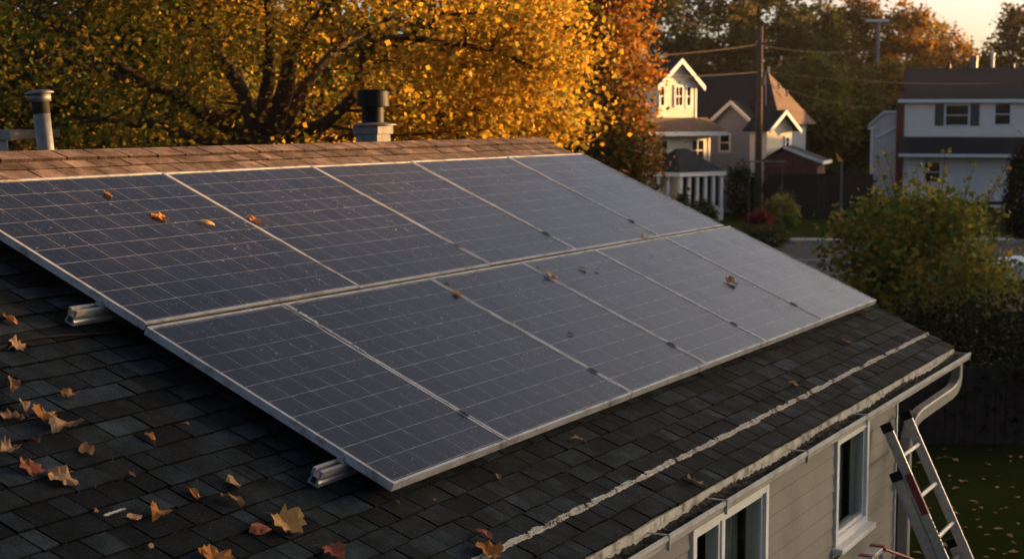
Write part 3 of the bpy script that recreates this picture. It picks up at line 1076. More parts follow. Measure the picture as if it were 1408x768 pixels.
def make_tree(name, label, cat, foot, limbs, clumps, per, size, spread, pal, trunk_r, group=None, twig_r=0.02, extra=None):
    root = thing(name, label, cat, foot, group)
    foot = np.asarray(foot)
    tr = MB()
    nodes = []
    for path, r0, r1 in limbs:
        path = [np.asarray(p, float) for p in path]
        # smooth by inserting jittered midpoints
        fine = []
        for i in range(len(path) - 1):
            fine += [path[i], (path[i] + path[i + 1]) / 2 + rng.normal(0, np.linalg.norm(path[i + 1] - path[i]) * .035, 3)]
        fine.append(path[-1])
        rr = np.linspace(r0, r1, len(fine))
        tr.tube(fine, list(map(float, rr)), 9)
        nodes += [(p, q) for p, q in zip(fine[1:], rr[1:])]
    npos = np.array([p for p, _ in nodes]); nr = np.array([q for _, q in nodes])
    cl = np.asarray(clumps)
    for c in cl:
        dv = npos - c
        dist = np.linalg.norm(dv, axis=1) + 1.5 * np.maximum(0, npos[:, 2] - c[2])
        k = int(np.argmin(dist))
        p = npos[k]
        mid = p * .5 + c * .5 + rng.normal(0, .08 * np.linalg.norm(c - p) + 1e-4, 3) - Z * .04 * np.linalg.norm(c - p)
        if p[2] - c[2] > .35:
            continue
        rt = min(twig_r * 1.6, nr[k] * .6)
        tr.tube([p, mid, c], [rt, rt * .6, rt * .2], 4, False)
    tr.build('trunk', M['bark'], root, smooth=True)
    n = len(cl)
    ids = np.repeat(np.arange(n), per)
    csz = rng.uniform(0.7, 1.35, n)[ids][:, None]
    g3 = rng.normal(size=(len(ids), 3)) * np.asarray(spread) * csz
    pos = cl[ids] + g3
    ok = pos[:, 2] > 0.05
    pos, ids = pos[ok], ids[ok]
    colors = np.clip(pal(pos, ids, n), 0, 1)
    v, q, c = leaves(pos - foot, size, colors)
    me = fast_mesh('crown', v, q, c, M['leaf'])
    o = bpy.data.objects.new('crown', me)
    col.objects.link(o); o.parent = root
    return root


# --- the big yellow maple behind the ridge
MY = 22.0
def mp(x, y, dy=0):
    return at(x, y, MY + dy)
foot = at(362, 200, MY); foot[2] = 0
L = [([foot, foot * .5 + mp(360, 195) * .5, mp(358, 190)], .30, .24),
     ([mp(350, 198), mp(300, 165, -.3), mp(240, 128, -.6), mp(170, 95, -1), mp(110, 55, -1.3), mp(50, 22, -1.6)], .13, .025),
     ([mp(240, 128, -.6), mp(165, 104, .2), mp(90, 82, .8), mp(10, 70, 1.2)], .07, .02),
     ([mp(350, 192), mp(335, 130, .5), mp(300, 78, .9), mp(282, 15, 1.2), mp(262, -60, 1.5)], .13, .03),
     ([mp(360, 192), mp(369, 110, .2), mp(372, 45, -.2), mp(362, -70, -.4)], .12, .04),
     ([mp(372, 192), mp(393, 120, -.3), mp(402, 65, -.4), mp(432, 28, -.6), mp(475, -25, -.9)], .15, .03),
     ([mp(378, 192), mp(418, 122, .5), mp(452, 80, 1.0), mp(505, 42, 1.6), mp(570, 8, 2)], .11, .025),
     ([mp(380, 200), mp(445, 172, -.6), mp(492, 128, -.8), mp(504, 62, -.9), mp(560, 51, -1.1), mp(640, 62, -1.3), mp(705, 80, -1.5)], .10, .018),
     ([mp(504, 62, -.9), mp(522, 25, -.6), mp(575, -30, -.4)], .06, .02),
     ([mp(380, 205), mp(480, 190, 1), mp(560, 165, 1.4), mp(650, 158, 1.7), mp(740, 165, 1.8), mp(795, 172, 1.5)], .09, .008),
     ([mp(350, 200), mp(260, 188, -1), mp(190, 172, -1.6), mp(100, 160, -2.2)], .08, .02),
     ([mp(360, 190), mp(330, 100, 2), mp(230, 20, 3), mp(180, -60, 3)], .10, .02),
     ([mp(560, 51, -1.1), mp(610, 20, -1.2), mp(690, 10, -1.0)], .035, .012),
     ]
cl = ellip(430, at(372, 60, MY), (4.05, 3.3, 3.4), .45)
cl = cl[cl[:, 2] > 3.0]
bough = np.array([mp(x, y, d) + rng.normal(0, .06, 3) for x, y, d in
                  [(740, 40, -1), (765, 62, -1), (775, 92, -1.2), (745, 95, -1), (715, 70, -1), (735, 112, -.6), (700, 105, -.4), (690, 140, 0), (760, 150, .5), (735, 150, 1), (715, 165, 1),
                   (790, 172, 1), (770, 178, 1), (680, 175, 0), (640, 180, 0), (600, 172, 0), (560, 178, .3), (520, 170, .2), (470, 178, .2), (430, 165, 0), (610, 130, -1), (570, 110, -1.2), (640, 95, -1.2),
                   (690, 60, -1.3), (720, 30, -1.2), (742, 12, -1.2), (650, 40, -1.3), (600, 70, -1.4), (560, 80, -1.3)]])
cl = np.concatenate([cl, bough, bough + rng.normal(0, .18, bough.shape)])
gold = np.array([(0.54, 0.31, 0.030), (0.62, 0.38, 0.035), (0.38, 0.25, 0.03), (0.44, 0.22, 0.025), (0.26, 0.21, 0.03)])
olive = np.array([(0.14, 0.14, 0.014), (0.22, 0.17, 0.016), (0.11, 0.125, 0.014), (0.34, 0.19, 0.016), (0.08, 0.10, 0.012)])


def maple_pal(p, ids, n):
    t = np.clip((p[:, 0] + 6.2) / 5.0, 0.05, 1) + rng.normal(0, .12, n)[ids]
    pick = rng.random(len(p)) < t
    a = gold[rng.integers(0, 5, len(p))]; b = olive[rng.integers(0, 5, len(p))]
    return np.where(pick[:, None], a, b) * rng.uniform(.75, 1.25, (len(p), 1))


scr = np.array([[704 + FPX * ((c_ - CAM)[0]) / ((c_ - CAM)[1]), 384 - FPX * math.tan(math.atan2((c_ - CAM)[2], (c_ - CAM)[1]) + PITCH)] for c_ in cl])
keep = ~((cl[:, 1] < MY + .4) & (scr[:, 0] > 120) & (scr[:, 0] < 545) & (scr[:, 1] > 20) & (scr[:, 1] < 215) & (rng.random(len(cl)) < .62))
cl = cl[keep]
scr = scr[keep]
cl = cl[~((cl[:, 1] < MY) & (scr[:, 0] > 480) & (scr[:, 0] < 720) & (scr[:, 1] > 20) & (scr[:, 1] < 150) & (rng.random(len(cl)) < .45))]
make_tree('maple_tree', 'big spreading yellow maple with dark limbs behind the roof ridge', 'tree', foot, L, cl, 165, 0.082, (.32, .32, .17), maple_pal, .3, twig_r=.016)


def simple_tree(name, label, px, dist, z0, z1, rx, ncl, per, size, spread, cols, group=None, trunk_r=.2, cone=0.0, shell=.5, pal=None, cat='tree', lean=0, ry=None):
    foot = at(px, 300, dist); foot[2] = 0
    foot += np.array([lean, 0, 0])
    c = foot + Z * (z0 + z1) / 2
    cl = ellip(ncl, c, (rx, ry or rx, (z1 - z0) / 2), shell)
    if cone:
        t = (cl[:, 2] - z0) / (z1 - z0)
        k = 1 - cone * np.clip(t, 0, 1)
        cl[:, :2] = c[:2] + (cl[:, :2] - c[:2]) * k[:, None] * (1 + cone * .5)
    limbs = [([foot, foot + Z * z0 * .6 + rng.normal(0, .05, 3), foot + Z * (z0 + (z1 - z0) * .45) + rng.normal(0, .1, 3), foot + Z * (z1 - .08 * (z1 - z0))], trunk_r, trunk_r * .15)]
    for k in range(6):
        a = rng.uniform(0, 6.28); h = z0 + (z1 - z0) * rng.uniform(.1, .6)
        s = foot + Z * (h * .85)
        e = c + np.array([math.cos(a) * rx * .7, math.sin(a) * rx * .7, (h - (z0 + z1) / 2) + (z1 - z0) * .18])
        limbs.append(([s, s * .5 + e * .5 - Z * .02 * (z1 - z0), e], trunk_r * .4, trunk_r * .08))
    return make_tree(name, label, cat, foot, limbs, cl, per, size, spread, pal or palette(cols), trunk_r, group, twig_r=trunk_r * .08)


# orange maple right of it
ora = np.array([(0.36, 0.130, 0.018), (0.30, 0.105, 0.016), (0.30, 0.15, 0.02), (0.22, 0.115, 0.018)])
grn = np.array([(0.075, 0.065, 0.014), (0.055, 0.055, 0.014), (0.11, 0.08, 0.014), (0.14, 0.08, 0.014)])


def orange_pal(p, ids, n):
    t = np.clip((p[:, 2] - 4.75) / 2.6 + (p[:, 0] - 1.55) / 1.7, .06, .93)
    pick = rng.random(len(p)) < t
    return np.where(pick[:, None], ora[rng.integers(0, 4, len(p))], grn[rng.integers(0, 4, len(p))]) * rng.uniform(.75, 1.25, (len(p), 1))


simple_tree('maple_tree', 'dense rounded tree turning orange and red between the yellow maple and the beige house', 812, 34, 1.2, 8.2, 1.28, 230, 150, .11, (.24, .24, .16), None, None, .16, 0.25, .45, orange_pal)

DG = [(0.035, 0.045, 0.012), (0.045, 0.050, 0.014), (0.060, 0.055, 0.014), (0.025, 0.035, 0.010), (0.085, 0.06, 0.014)]
YG = [(0.10, 0.10, 0.016), (0.075, 0.085, 0.016), (0.13, 0.10, 0.016), (0.06, 0.07, 0.014)]
BR = [(0.30, 0.13, 0.018), (0.24, 0.12, 0.018), (0.20, 0.12, 0.018), (0.36, 0.15, 0.018), (0.14, 0.09, 0.018)]
GO = [(0.40, 0.20, 0.02), (0.30, 0.17, 0.02), (0.22, 0.14, 0.02), (0.16, 0.12, 0.018)]
FAR = 'tall trees beyond the houses'
far_trees = [  # px, dist, z0, z1, rx, clumps, colours, label
    (900, 108, 2, 13.3, 3.0, 120, DG, 'tall dark green tree rising behind the gable of the beige house'),
    (985, 112, 2, 14.6, 3.6, 170, DG, 'broad dark green tree behind the ridge of the grey hipped house'),
    (1058, 115, 2, 14.4, 3.4, 160, DG, 'tall dark tree straight behind the tall utility pole'),
    (1118, 118, 3, 13.0, 2.6, 110, DG + YG, 'dark olive tree just right of the tall utility pole, sky gap at its top'),
    (1105, 100, .8, 8.2, 2.7, 150, YG, 'low yellow green tree standing behind the brown shed'),
    (1165, 104, .8, 7.6, 2.4, 130, YG + DG, 'low dark olive tree left of the far lamp pole'),
    (1172, 128, 3, 14.6, 2.4, 110, BR + DG, 'tall hazy brown tree behind the far lamp pole'),
    (1240, 126, 2, 13.6, 3.0, 150, BR + GO, 'tall golden brown tree behind the brick chimney'),
    (1290, 130, 2, 11.6, 3.0, 150, GO + BR, 'bright orange tree right behind the roof of the pale two storey house'),
    (1225, 108, 1, 8.0, 2.6, 130, GO + YG, 'olive gold tree directly behind the pink side wing'),
    (1335, 124, 2, 9.4, 2.0, 100, BR + DG, 'reddish brown tree below the open sky behind the pale house roof'),
    (1385, 124, 2, 13.2, 2.6, 110, DG + BR, 'dark tree with bright sky gaps at the right edge behind the pale house'),
    (1455, 122, 2, 12.5, 2.6, 90, DG + BR, 'dark tree cut off by the right edge of the view'),
]
for px, ds_, z0, z1, rx, ncl, cols, lab in far_trees:
    simple_tree('tall_tree', lab, px, ds_, z0, z1, rx, ncl, 90, .30, (.42, .42, .30), cols, FAR, .22, .15, .35)
simple_tree('conifer', 'narrow dark conifer behind the white pipe on the pale house roof', 1377, 112, .5, 8.2, .9, 70, 40, .34, (.25, .25, .25), [(0.02, 0.03, 0.01), (0.028, 0.036, 0.012)], None, .15, .8, .3)

BACK = 'trees behind the yellow maple'
for px, ds_, z0, z1, rx, ncl, cols, lab in [
    (-20, 40, .6, 8.6, 2.9, 150, DG + YG, 'dark green tree at the left edge behind the thin vent pipe'),
    (130, 44, .6, 8.0, 2.6, 140, YG + DG, 'olive tree behind the left limbs of the yellow maple'),
    (260, 42, .6, 8.6, 2.4, 150, DG + YG, 'dark olive tree left of the yellow maple trunk'),
    (420, 46, .6, 8.2, 2.6, 150, YG + GO, 'olive gold tree right behind the yellow maple trunk'),
    (570, 52, .6, 8.6, 2.6, 150, YG + DG, 'dark olive tree behind the black roof vent'),
    (690, 48, .6, 9.0, 2.6, 190, DG, 'dark green tree filling the gap between the yellow and the orange maple'),
    (770, 56, .6, 9.2, 2.4, 170, DG, 'dark green tree close behind the orange maple'),
]:
    simple_tree('leafy_tree', lab, px, ds_, z0, z1, rx, ncl + 50, 90, .24, (.32, .32, .24), cols, BACK, .16, .1, .2)

# the bush-like tree beyond the fence
BT = [(0.19, 0.18, 0.03), (0.12, 0.15, 0.03), (0.23, 0.19, 0.028), (0.09, 0.12, 0.026), (0.32, 0.21, 0.03), (0.15, 0.165, 0.03)]
bc = simple_tree('young_tree', 'bushy yellow green tree with thin upright shoots beyond the garden fence', 1264, 27, .0, 3.42, 1.64, 360, 44, .105, (.17, .17, .14), BT, None, .06, .1, .25)
# a few thin shoots that stand above its crown
sv = MB(); spos = []
base = at(1268, 300, 27)
for x, y in ((1205, 215), (1215, 200), (1300, 205), (1340, 225), (1390, 215), (1170, 290), (1402, 270), (1260, 225), (1150, 320), (1375, 240)):
    tip = at(x, y, 27 + rng.uniform(-.6, .6)); b0 = at(x * .5 + 1268 * .5, 330, 27)
    sv.tube([b0, b0 * .4 + tip * .6 + np.array([0.03, 0, 0]), tip], [.012, .008, .003], 5)
    for k in range(26):
        t = rng.uniform(.25, 1)
        spos.append(b0 * (1 - t) + tip * t + rng.normal(0, .06, 3))
sv.build('shoots', M['bark'], bc)
spos = np.array(spos)
v, q, c = leaves(spos - np.array(bc['_w']), .10, np.array(BT)[rng.integers(0, 6, len(spos))])
o = bpy.data.objects.new('shoot_leaves', fast_mesh('shoot_leaves', v, q, c, M['leaf'])); col.objects.link(o); o.parent = bc


# ------------------------------------------------------------------ distant houses
class Frame:
    """local a (along the front), b (depth away), z; rot turns the front towards +X"""
    def __init__(s, o, rot):
        s.o = np.array([o[0], o[1], 0.0])
        s.A = np.array([math.cos(rot), math.sin(rot), 0]); s.B = np.array([-math.sin(rot), math.cos(rot), 0])

    def __call__(s, a, b, z):
        return s.o + s.A * a + s.B * b + Z * z


def fbox(mb, F, a0, a1, b0, b1, z0, z1):
    mb.box(F(a0, b0, z0), F.A * (a1 - a0), F.B * (b1 - b0), Z * (z1 - z0))


def gable_walls(mb, F, a0, a1, b0, b1, z0, ze, zr):
    """gable ends at b0 and b1, ridge along b"""
    m = (a0 + a1) / 2
    for b, s in ((b0, 1), (b1, -1)):
        p = [F(a0, b, z0), F(a1, b, z0), F(a1, b, ze), F(m, b, zr), F(a0, b, ze)]
        mb.face(p if s == 1 else p[::-1])
    mb.face([F(a0, b1, z0), F(a0, b0, z0), F(a0, b0, ze), F(a0, b1, ze)])
    mb.face([F(a1, b0, z0), F(a1, b1, z0), F(a1, b1, ze), F(a1, b0, ze)])


def gable_roof(mb, F, a0, a1, b0, b1, ze, zr, ov=.2, th=.08):
    m = (a0 + a1) / 2
    sl = (zr - ze) / (m - a0)
    for s in (-1, 1):
        e = m + s * (m - a0 + ov)
        p = [F(m, b0 - ov, zr + th), F(e, b0 - ov, ze - ov * sl + th), F(e, b1 + ov, ze - ov * sl + th), F(m, b1 + ov, zr + th)]
        q = [x - Z * (th - .01) for x in p]
        if s == 1:
            p, q = p, q
        mb.face(p if s == 1 else p[::-1]); mb.face(q[::-1] if s == 1 else q)
        for i in range(4):
            j = (i + 1) % 4
            mb.face([p[j], p[i], q[i], q[j]] if s == 1 else [p[i], p[j], q[j], q[i]])


def barge(mb, F, a0, a1, b, ze, zr, ov=.2, w_=.16, t=.05):
    m = (a0 + a1) / 2
    sl = (zr - ze) / (m - a0)
    for s in (-1, 1):
        e = m + s * (m - a0 + ov)
        p0 = F(m, b, zr + .085); p1 = F(e, b, ze - ov * sl + .085)
        mb.box(p0 - Z * w_ , p1 - p0, -F.B * t, Z * w_)


def win(parent, F, a, z, w_, h, b=0.0, bars='cross', face='front', frame_m='white'):
    """window on the front plane at depth b (face 'left' = on the side plane a=b)"""
    if face == 'front':
        X, Nn, o = F.A, -F.B, F(a, b, z)
    else:
        X, Nn, o = -F.B, -F.A, F(b, a, z)
    m = MB(); t = .09
    for (x0, x1, y0, y1) in ((0, t, 0, h), (w_ - t, w_, 0, h), (t, w_ - t, 0, t), (t, w_ - t, h - t, h)):
        m.box(o + X * x0 + Z * y0 - Nn * .02, X * (x1 - x0), Nn * .07, Z * (y1 - y0))
    if 'h' in bars or bars == 'cross':
        m.box(o + X * t + Z * (h / 2 - .025) - Nn * .02, X * (w_ - 2 * t), Nn * .05, Z * .05)
    if bars == 'cross':
        m.box(o + X * (w_ / 2 - .02) + Z * t - Nn * .02, X * .04, Nn * .048, Z * (h - 2 * t))
    fr = m.build('window', M[frame_m], parent)
    g_ = MB()
    g_.box(o + X * t + Z * t - Nn * .01, X * (w_ - 2 * t), Nn * .025, Z * (h - 2 * t))
    g_.build('pane', M['glass'], fr)
    return fr


# --- beige house
o = at(930, 300, 74)
h1 = thing('beige_house', 'beige two storey house with sunlit gable and white columned porch', 'house', (o[0], o[1], 0))
F = Frame(o, R(42))
wv = MB()
gable_walls(wv, F, -1.35, 1.25, 0, 5.5, 3.9, 6.05, 7.05)
wv.box(F(-2.3, 0.0, 0), F.A * 4.5, F.B * 5.6, Z * 3.88)
wv.build('wall', M['beige'], h1)
rv_ = MB(); gable_roof(rv_, F, -1.35, 1.25, 0, 5.5, 6.05, 7.05, .28)
r1 = rv_.build('roof', M['roof_dark'], h1)
bb = MB(); barge(bb, F, -1.35, 1.25, -.28, 6.05, 7.05, .28, .22); bb.build('bargeboard', M['white'], r1)
sk = MB()
p = [F(-2.7, -.75, 3.85), F(2.55, -.75, 3.85), F(2.0, -.001, 4.5), F(-2.2, -.001, 4.5)]
sk.face(p); sk.face([p[1], F(2.55, 5.9, 3.85), F(2.0, 5.5, 4.5), p[2]]); sk.face([F(-2.7, 5.9, 3.85), p[0], p[3], F(-2.2, 5.5, 4.5)])
sk.face([F(-2.2, 0, 4.498), F(2.0, 0, 4.498), F(2.0, 5.5, 4.498), F(-2.2, 5.5, 4.498)])
skr = sk.build('lower_roof', M['roof_brown'], h1)
tr_ = MB(); fbox(tr_, F, -2.7, 2.55, -.78, -.74, 3.68, 3.86); fbox(tr_, F, 2.53, 2.57, -.74, 5.9, 3.68, 3.86)
tr_.build('eave_trim', M['white'], skr)
win(h1, F, -.25, 4.95, .62, 1.0, -.001); win(h1, F, .5, 4.95, .42, 1.0, -.001, 'h'); win(h1, F, -1.25, 4.95, .42, 1.0, -.001, 'h')
win(h1, F, -1.6, 2.5, 1.0, 1.05, -.001); win(h1, F, .9, 2.45, .95, 1.1, -.001)
cbv = MB(); fbox(cbv, F, 1.17, 1.27, -.03, .1, 3.9, 6.0); fbox(cbv, F, 2.12, 2.23, -.03, .1, 0, 3.7); cbv.build('corner_board', M['white'], h1)
# porch
o2 = at(962, 300, 71.5); F2 = Frame(o2, R(40))
pr_ = MB()
a0, a1, b0, b1, ze, zr = -1.6, 1.3, -.3, 2.2, 2.12, 3.15
ap = [F2((a0 + a1) / 2 - .4, (b0 + b1) / 2, zr), F2((a0 + a1) / 2 + .3, (b0 + b1) / 2, zr)]
q = [F2(a0, b0, ze), F2(a1, b0, ze), F2(a1, b1, ze), F2(a0, b1, ze)]
pr_.face([q[0], q[1], ap[1], ap[0]]); pr_.face([q[1], q[2], ap[1]]); pr_.face([q[2], q[3], ap[0], ap[1]]); pr_.face([q[3], q[0], ap[0]])
pr_.face(q[::-1])
prf = pr_.build('porch_roof', M['roof_dark'], h1)
t_ = MB()
fbox(t_, F2, a0 - .02, a1 + .02, b0 - .03, b0 + .02, ze - .16, ze + .02); fbox(t_, F2, a0 - .03, a0 + .02, b0 + .03, b1, ze - .16, ze + .02); fbox(t_, F2, a1 - .02, a1 + .03, b0 + .03, b1, ze - .16, ze + .02)
t_.build('eave_trim', M['white'], prf)
for k in range(6):
    aa = a0 + .15 + k * (a1 - a0 - .35) / 5
    c_ = MB(); fbox(c_, F2, aa, aa + .17, b0 + .1, b0 + .22, .5, ze - .16); c_.build('porch_post', M['white'], h1)
for k in range(3):
    bb_ = b0 + .7 + k * .6
    c_ = MB(); fbox(c_, F2, a0 + .12, a0 + .23, bb_, bb_ + .17, .5, ze - .16); c_.build('porch_post', M['white'], h1)
g_ = MB(); fbox(g_, F2, a0 + .25, a1 - .15, b0 + .3, b0 + .33, .5, ze - .16); g_.build('porch_glazing', M['glass'], h1)
g_ = MB(); fbox(g_, F2, a0 + .25, a1 - .15, b0 + .23, b0 + .29, .501, .62); g_.build('porch_rail', M['white'], h1)
g_ = MB(); fbox(g_, F2, a0 + .1, a1 - .05, b0 + .05, b1, 0, .5); g_.build('porch_base', M['white'], h1)

# --- grey hipped house
o = at(1000, 290, 77.5)
h2 = thing('grey_house', 'grey house with hipped roof and two front gables, one lit by the sun', 'house', (o[0], o[1], 0))
F = Frame(o, R(-30))
mpx = 84 / FPX
wv = MB(); wv.box(F(-3.0, .9, 0), F.A * 5.0, F.B * 4.2, Z * 4.17)
gable_walls(wv, F, -.97, 1.43, 0, 3.0, 0, 4.18, 5.2)
wv.build('wall', M['greyside'], h2)
hr = MB()
rz = 6.67; e0 = 4.18
q = [F(-3.4, .55, e0), F(2.4, .55, e0), F(2.4, 5.5, e0), F(-3.4, 5.5, e0)]
ra, rb = F(-2.4, 2.8, rz), F(.88, 2.8, rz)
hr.face([q[0], q[1], rb, ra]); hr.face([q[2], q[3], ra, rb]); hr.face([q[3], q[0], ra])
hr2 = MB(); hr2.face([q[1], q[2], rb])  # right hip browner than the other slopes, sunlight put into its colour
gable_roof(hr, F, -.97, 1.43, -.1, 3.0, 4.18, 5.2, .25)
r2 = hr.build('roof', M['roof_dark'], h2)
hr2.build('sun_toned_hip', M['roof_brown'], r2)
bb = MB(); barge(bb, F, -.97, 1.43, -.35, 4.18, 5.2, .25, .2); bb.build('bargeboard', M['white'], r2)
fin = MB(); fin.tube([rb, rb + Z * .28], [.09, .06], 6); fin.build('finial', M['concrete'], r2)
for k in range(2):
    vv = MB(); pz = F(1.5 + k * .3, 2.6 + k * .3, 5.85 - k * .35); vv.tube([pz, pz + Z * .3], [.06, .06], 6); vv.build('roof_vent', M['galv'], r2)
win(h2, F, -.48, 2.85, .63, .92, -.001, 'h')
F3 = Frame(at(1070, 290, 75.2), R(42))
wv = MB(); gable_walls(wv, F3, -.9, .9, 0, 1.0, 0, 4.05, 4.76); wv.build('side_wall', M['beige'], h2)
hr = MB(); gable_roof(hr, F3, -.9, .9, -.1, 1.0, 4.05, 4.76, .25); r3 = hr.build('side_roof', M['roof_dark'], h2)
bb = MB(); barge(bb, F3, -.9, .9, -.35, 4.05, 4.76, .25, .18); bb.build('bargeboard', M['white'], r3)
win(h2, F3, .35, 3.1, .4, .55, -.001, 'h')

# --- brown shed
o = at(1086, 280, 73.5)
sd = thing('garden_shed', 'low red brown shed with white edged dark roof in front of the grey house', 'shed', (o[0], o[1], 0))
F = Frame(o, R(-18))
wv = MB(); wv.box(F(-1.2, 0, 0), F.A * 2.4, F.B * 2.6, Z * 2.45)
wv.face([F(-1.2, -.001, 2.45), F(1.2, -.001, 2.45), F(-.3, -.001, 3.15)])
wv.build('wall', M['wood_red'], sd)
hr = MB()
hr.face([F(-.3, -.25, 3.22), F(1.45, -.25, 2.55), F(1.45, 2.8, 2.55), F(-.3, 2.8, 3.22)]); hr.face([F(-1.4, -.25, 2.5), F(-.3, -.25, 3.22), F(-.3, 2.8, 3.22), F(-1.4, 2.8, 2.5)])
rr_ = hr.build('roof', M['roof_dark'], sd)
bb = MB(); p0, p1 = F(-.3, -.26, 3.12), F(1.47, -.26, 2.44); bb.box(p0, p1 - p0, -F.B * .05, Z * .13); bb.box(F(1.45, -.3, 2.42), F.B * 3.1, F.A * .05, Z * .14); bb.build('roof_trim', M['white'], rr_)

# --- pale house on the right
HY = 88.0
k_ = HY / FPX
def zz_(y): return CAM[2] + (160 - y) * k_
def xx_(x): return (x - 704) * k_
X0, X1 = xx_(1244), xx_(1500)
h3 = thing('pale_house', 'pale grey two storey house with dark slate roofs and dark shutters', 'house', (X0 + 4, HY, 0))
F = Frame((0, HY), 0)
wv = MB(); wv.box((X0, HY, 0), (X1 - X0, 0, 0), (0, 7, 0), (0, 0, zz_(136)))
for k in range(11):      # clapboard shadow lines as thin proud laps
    zk = 3.5 + k * .19
    wv.box((X0 + .01, HY - .012, zk), (X1 - X0 - .02, 0, 0), (0, .012, 0), (0, 0, .16))
wv.build('wall', M['pale'], h3)
hr = MB()
ze, zr = zz_(137), zz_(100) + .35
hr.face([(X0 - .35, HY - .4, ze), (X1, HY - .4, ze), (X1, HY + 3.5, zr), (X0 - .05, HY + 3.5, zr)])
hr.face([(X1, HY + 7.4, ze), (X0 - .35, HY + 7.4, ze), (X0 - .05, HY + 3.5, zr), (X1, HY + 3.5, zr)])
hr.face([(X0 - .35, HY + 7.4, ze), (X0 - .35, HY - .4, ze), (X0 - .05, HY + 3.5, zr)])
r3 = hr.build('roof', M['roof_dark'], h3)
m = MB(); m.box((X0 - .37, HY - .45, ze - .16), (X1 - X0 + .3, 0, 0), (0, .06, 0), (0, 0, .17)); m.build('eave_trim', M['white'], r3)
for px, zt, mt in ((1303, .28, 'black'), (1390, .28, 'black')):
    m = MB(); b0 = np.array([xx_(px), HY + 3.3, zr - .1]); m.tube([b0, b0 + Z * zt], [.14, .12], 8); m.build('roof_vent', M[mt], r3)
m = MB(); b0 = np.array([xx_(1338), HY + 3.6, zr - .1]); m.tube([b0, b0 + Z * .45], [.2, .2], 8); m.tube([b0 + Z * .47, b0 + Z * .75], [.26, .22], 10); m.build('roof_turbine', M['galv'], r3)
m = MB(); b0 = np.array([xx_(1363.5), HY + 3.6, zr - .1]); m.tube([b0, b0 + Z * .85], [.085, .085], 8); m.tube([b0 + Z * .80, b0 + Z * .9 ], [.13, .13], 8); m.build('flue_pipe', M['white'], r3)
# pent roof
m = MB()
za, zb = zz_(188), zz_(211)
m.face([(X0 - .25, HY - 1.2, zb), (X1, HY - 1.2, zb), (X1, HY - .002, za), (X0 - .05, HY - .002, za)])
m.face([(X0 - .25, HY - .0, zb), (X0 - .25, HY - 1.2, zb), (X0 - .05, HY - .002, za)])
m.face([(X1, HY - 1.2, zb - .001), (X0 - .25, HY - 1.2, zb - .001), (X0 - .25, HY, zb - .001), (X1, HY, zb - .001)])
pr3 = m.build('pent_roof', M['roof_dark'], h3)
m = MB(); m.box((X0 - .27, HY - 1.25, zb - .15), (X1 - X0 + .2, 0, 0), (0, .05, 0), (0, 0, .16)); m.build('eave_trim', M['white'], pr3)
wf = win(h3, F, xx_(1297), zz_(174), (1331 - 1297) * k_, 31 * k_, HY - HY - .012, 'h')
for px in (1284.5, 1331.5):
    m = MB(); m.box((xx_(px), HY - .05, zz_(173)), (12 * k_, 0, 0), (0, .045, 0), (0, 0, 30 * k_)); m.build('shutter', M['shutter'], h3)
win(h3, F, xx_(1362), zz_(173), 24 * k_, 32 * k_, -.012, 'h'); win(h3, F, xx_(1271), zz_(252), 24 * k_, 31 * k_, -.012, 'h')
m = MB()
gx0, gx1 = xx_(1316), xx_(1410)
for k in range(4):
    m.box((gx0, HY - .03, .05 + k * .56), (gx1 - gx0, 0, 0), (0, .03, 0), (0, 0, .54))
gdr = m.build('garage_door', M['white'], h3)
m = MB(); m.box((gx0 - .2, HY - .06, 0), (.19, 0, 0), (0, .06, 0), (0, 0, 2.45)); m.box((gx0 - .01, HY - .06, 2.32), (gx1 - gx0, 0, 0), (0, .06, 0), (0, 0, .14)); m.build('door_frame', M['white'], gdr)
m = MB(); m.box((X0 - .03, HY - .03, zz_(187)), (.15, 0, 0), (0, .03, 0), (0, 0, zz_(140) - zz_(187))); m.box((X0 - .03, HY - .03, 0), (.15, 0, 0), (0, .03, 0), (0, 0, zb - .16)); m.build('corner_board', M['white'], h3)
# brick chimney at the left end
m = MB(); m.box((xx_(1233.5), HY - .1, 0), (10 * k_, 0, 0), (0, .7, 0), (0, 0, zz_(125))); chm = m.build('chimney', M['brick'], h3)
m = MB(); m.box((xx_(1232.5), HY - .15, zz_(125) + .002), (12 * k_, 0, 0), (0, .8, 0), (0, 0, .12)); m.tube([(xx_(1238.5), HY + .2, zz_(124)), (xx_(1238.5), HY + .2, zz_(117))], [.13, .15], 8); m.build('chimney_cap', M['black'], chm)
# wing
m = MB()
a, b_ = xx_(1199), xx_(1233)
m.face([(a, HY + .4, 0), (b_, HY + .4, 0), (b_, HY + .4, zz_(155)), (xx_(1216), HY + .4, zz_(155)), (a, HY + .4, zz_(172))])
m.face([(a, HY + 5, 0), (a, HY + .4, 0), (a, HY + .4, zz_(172)), (a, HY + 5, zz_(172))])
wg = m.build('wing_wall', M['pinkside'], h3)
m = MB(); q0 = np.array([xx_(1195), HY + .25, zz_(174)]); q1 = np.array([xx_(1215.5), HY + .25, zz_(155)])
m.box(q0, q1 - q0, (0, 4.8, 0), Z * .1); m.box((xx_(1215.6), HY + .25, zz_(155)), (18 * k_, 0, 0), (0, 4.8, 0), Z * .1)
m.box((xx_(1195), HY + .2, zz_(178)), (.35, 0, 0), (0, .12, 0), Z * .14)
q0 = np.array([xx_(1206), HY + .3, zz_(191)]); q1 = np.array([xx_(1233), HY + .3, zz_(176)]); m.box(q0, q1 - q0, (0, .08, 0), Z * .12)
m.box((a - .02, HY + .36, 0), (.12, 0, 0), (0, .05, 0), Z * zz_(176))
m.build('wing_trim', M['white'], h3)

h3.rotation_euler = (0, 0, -R(13.5))

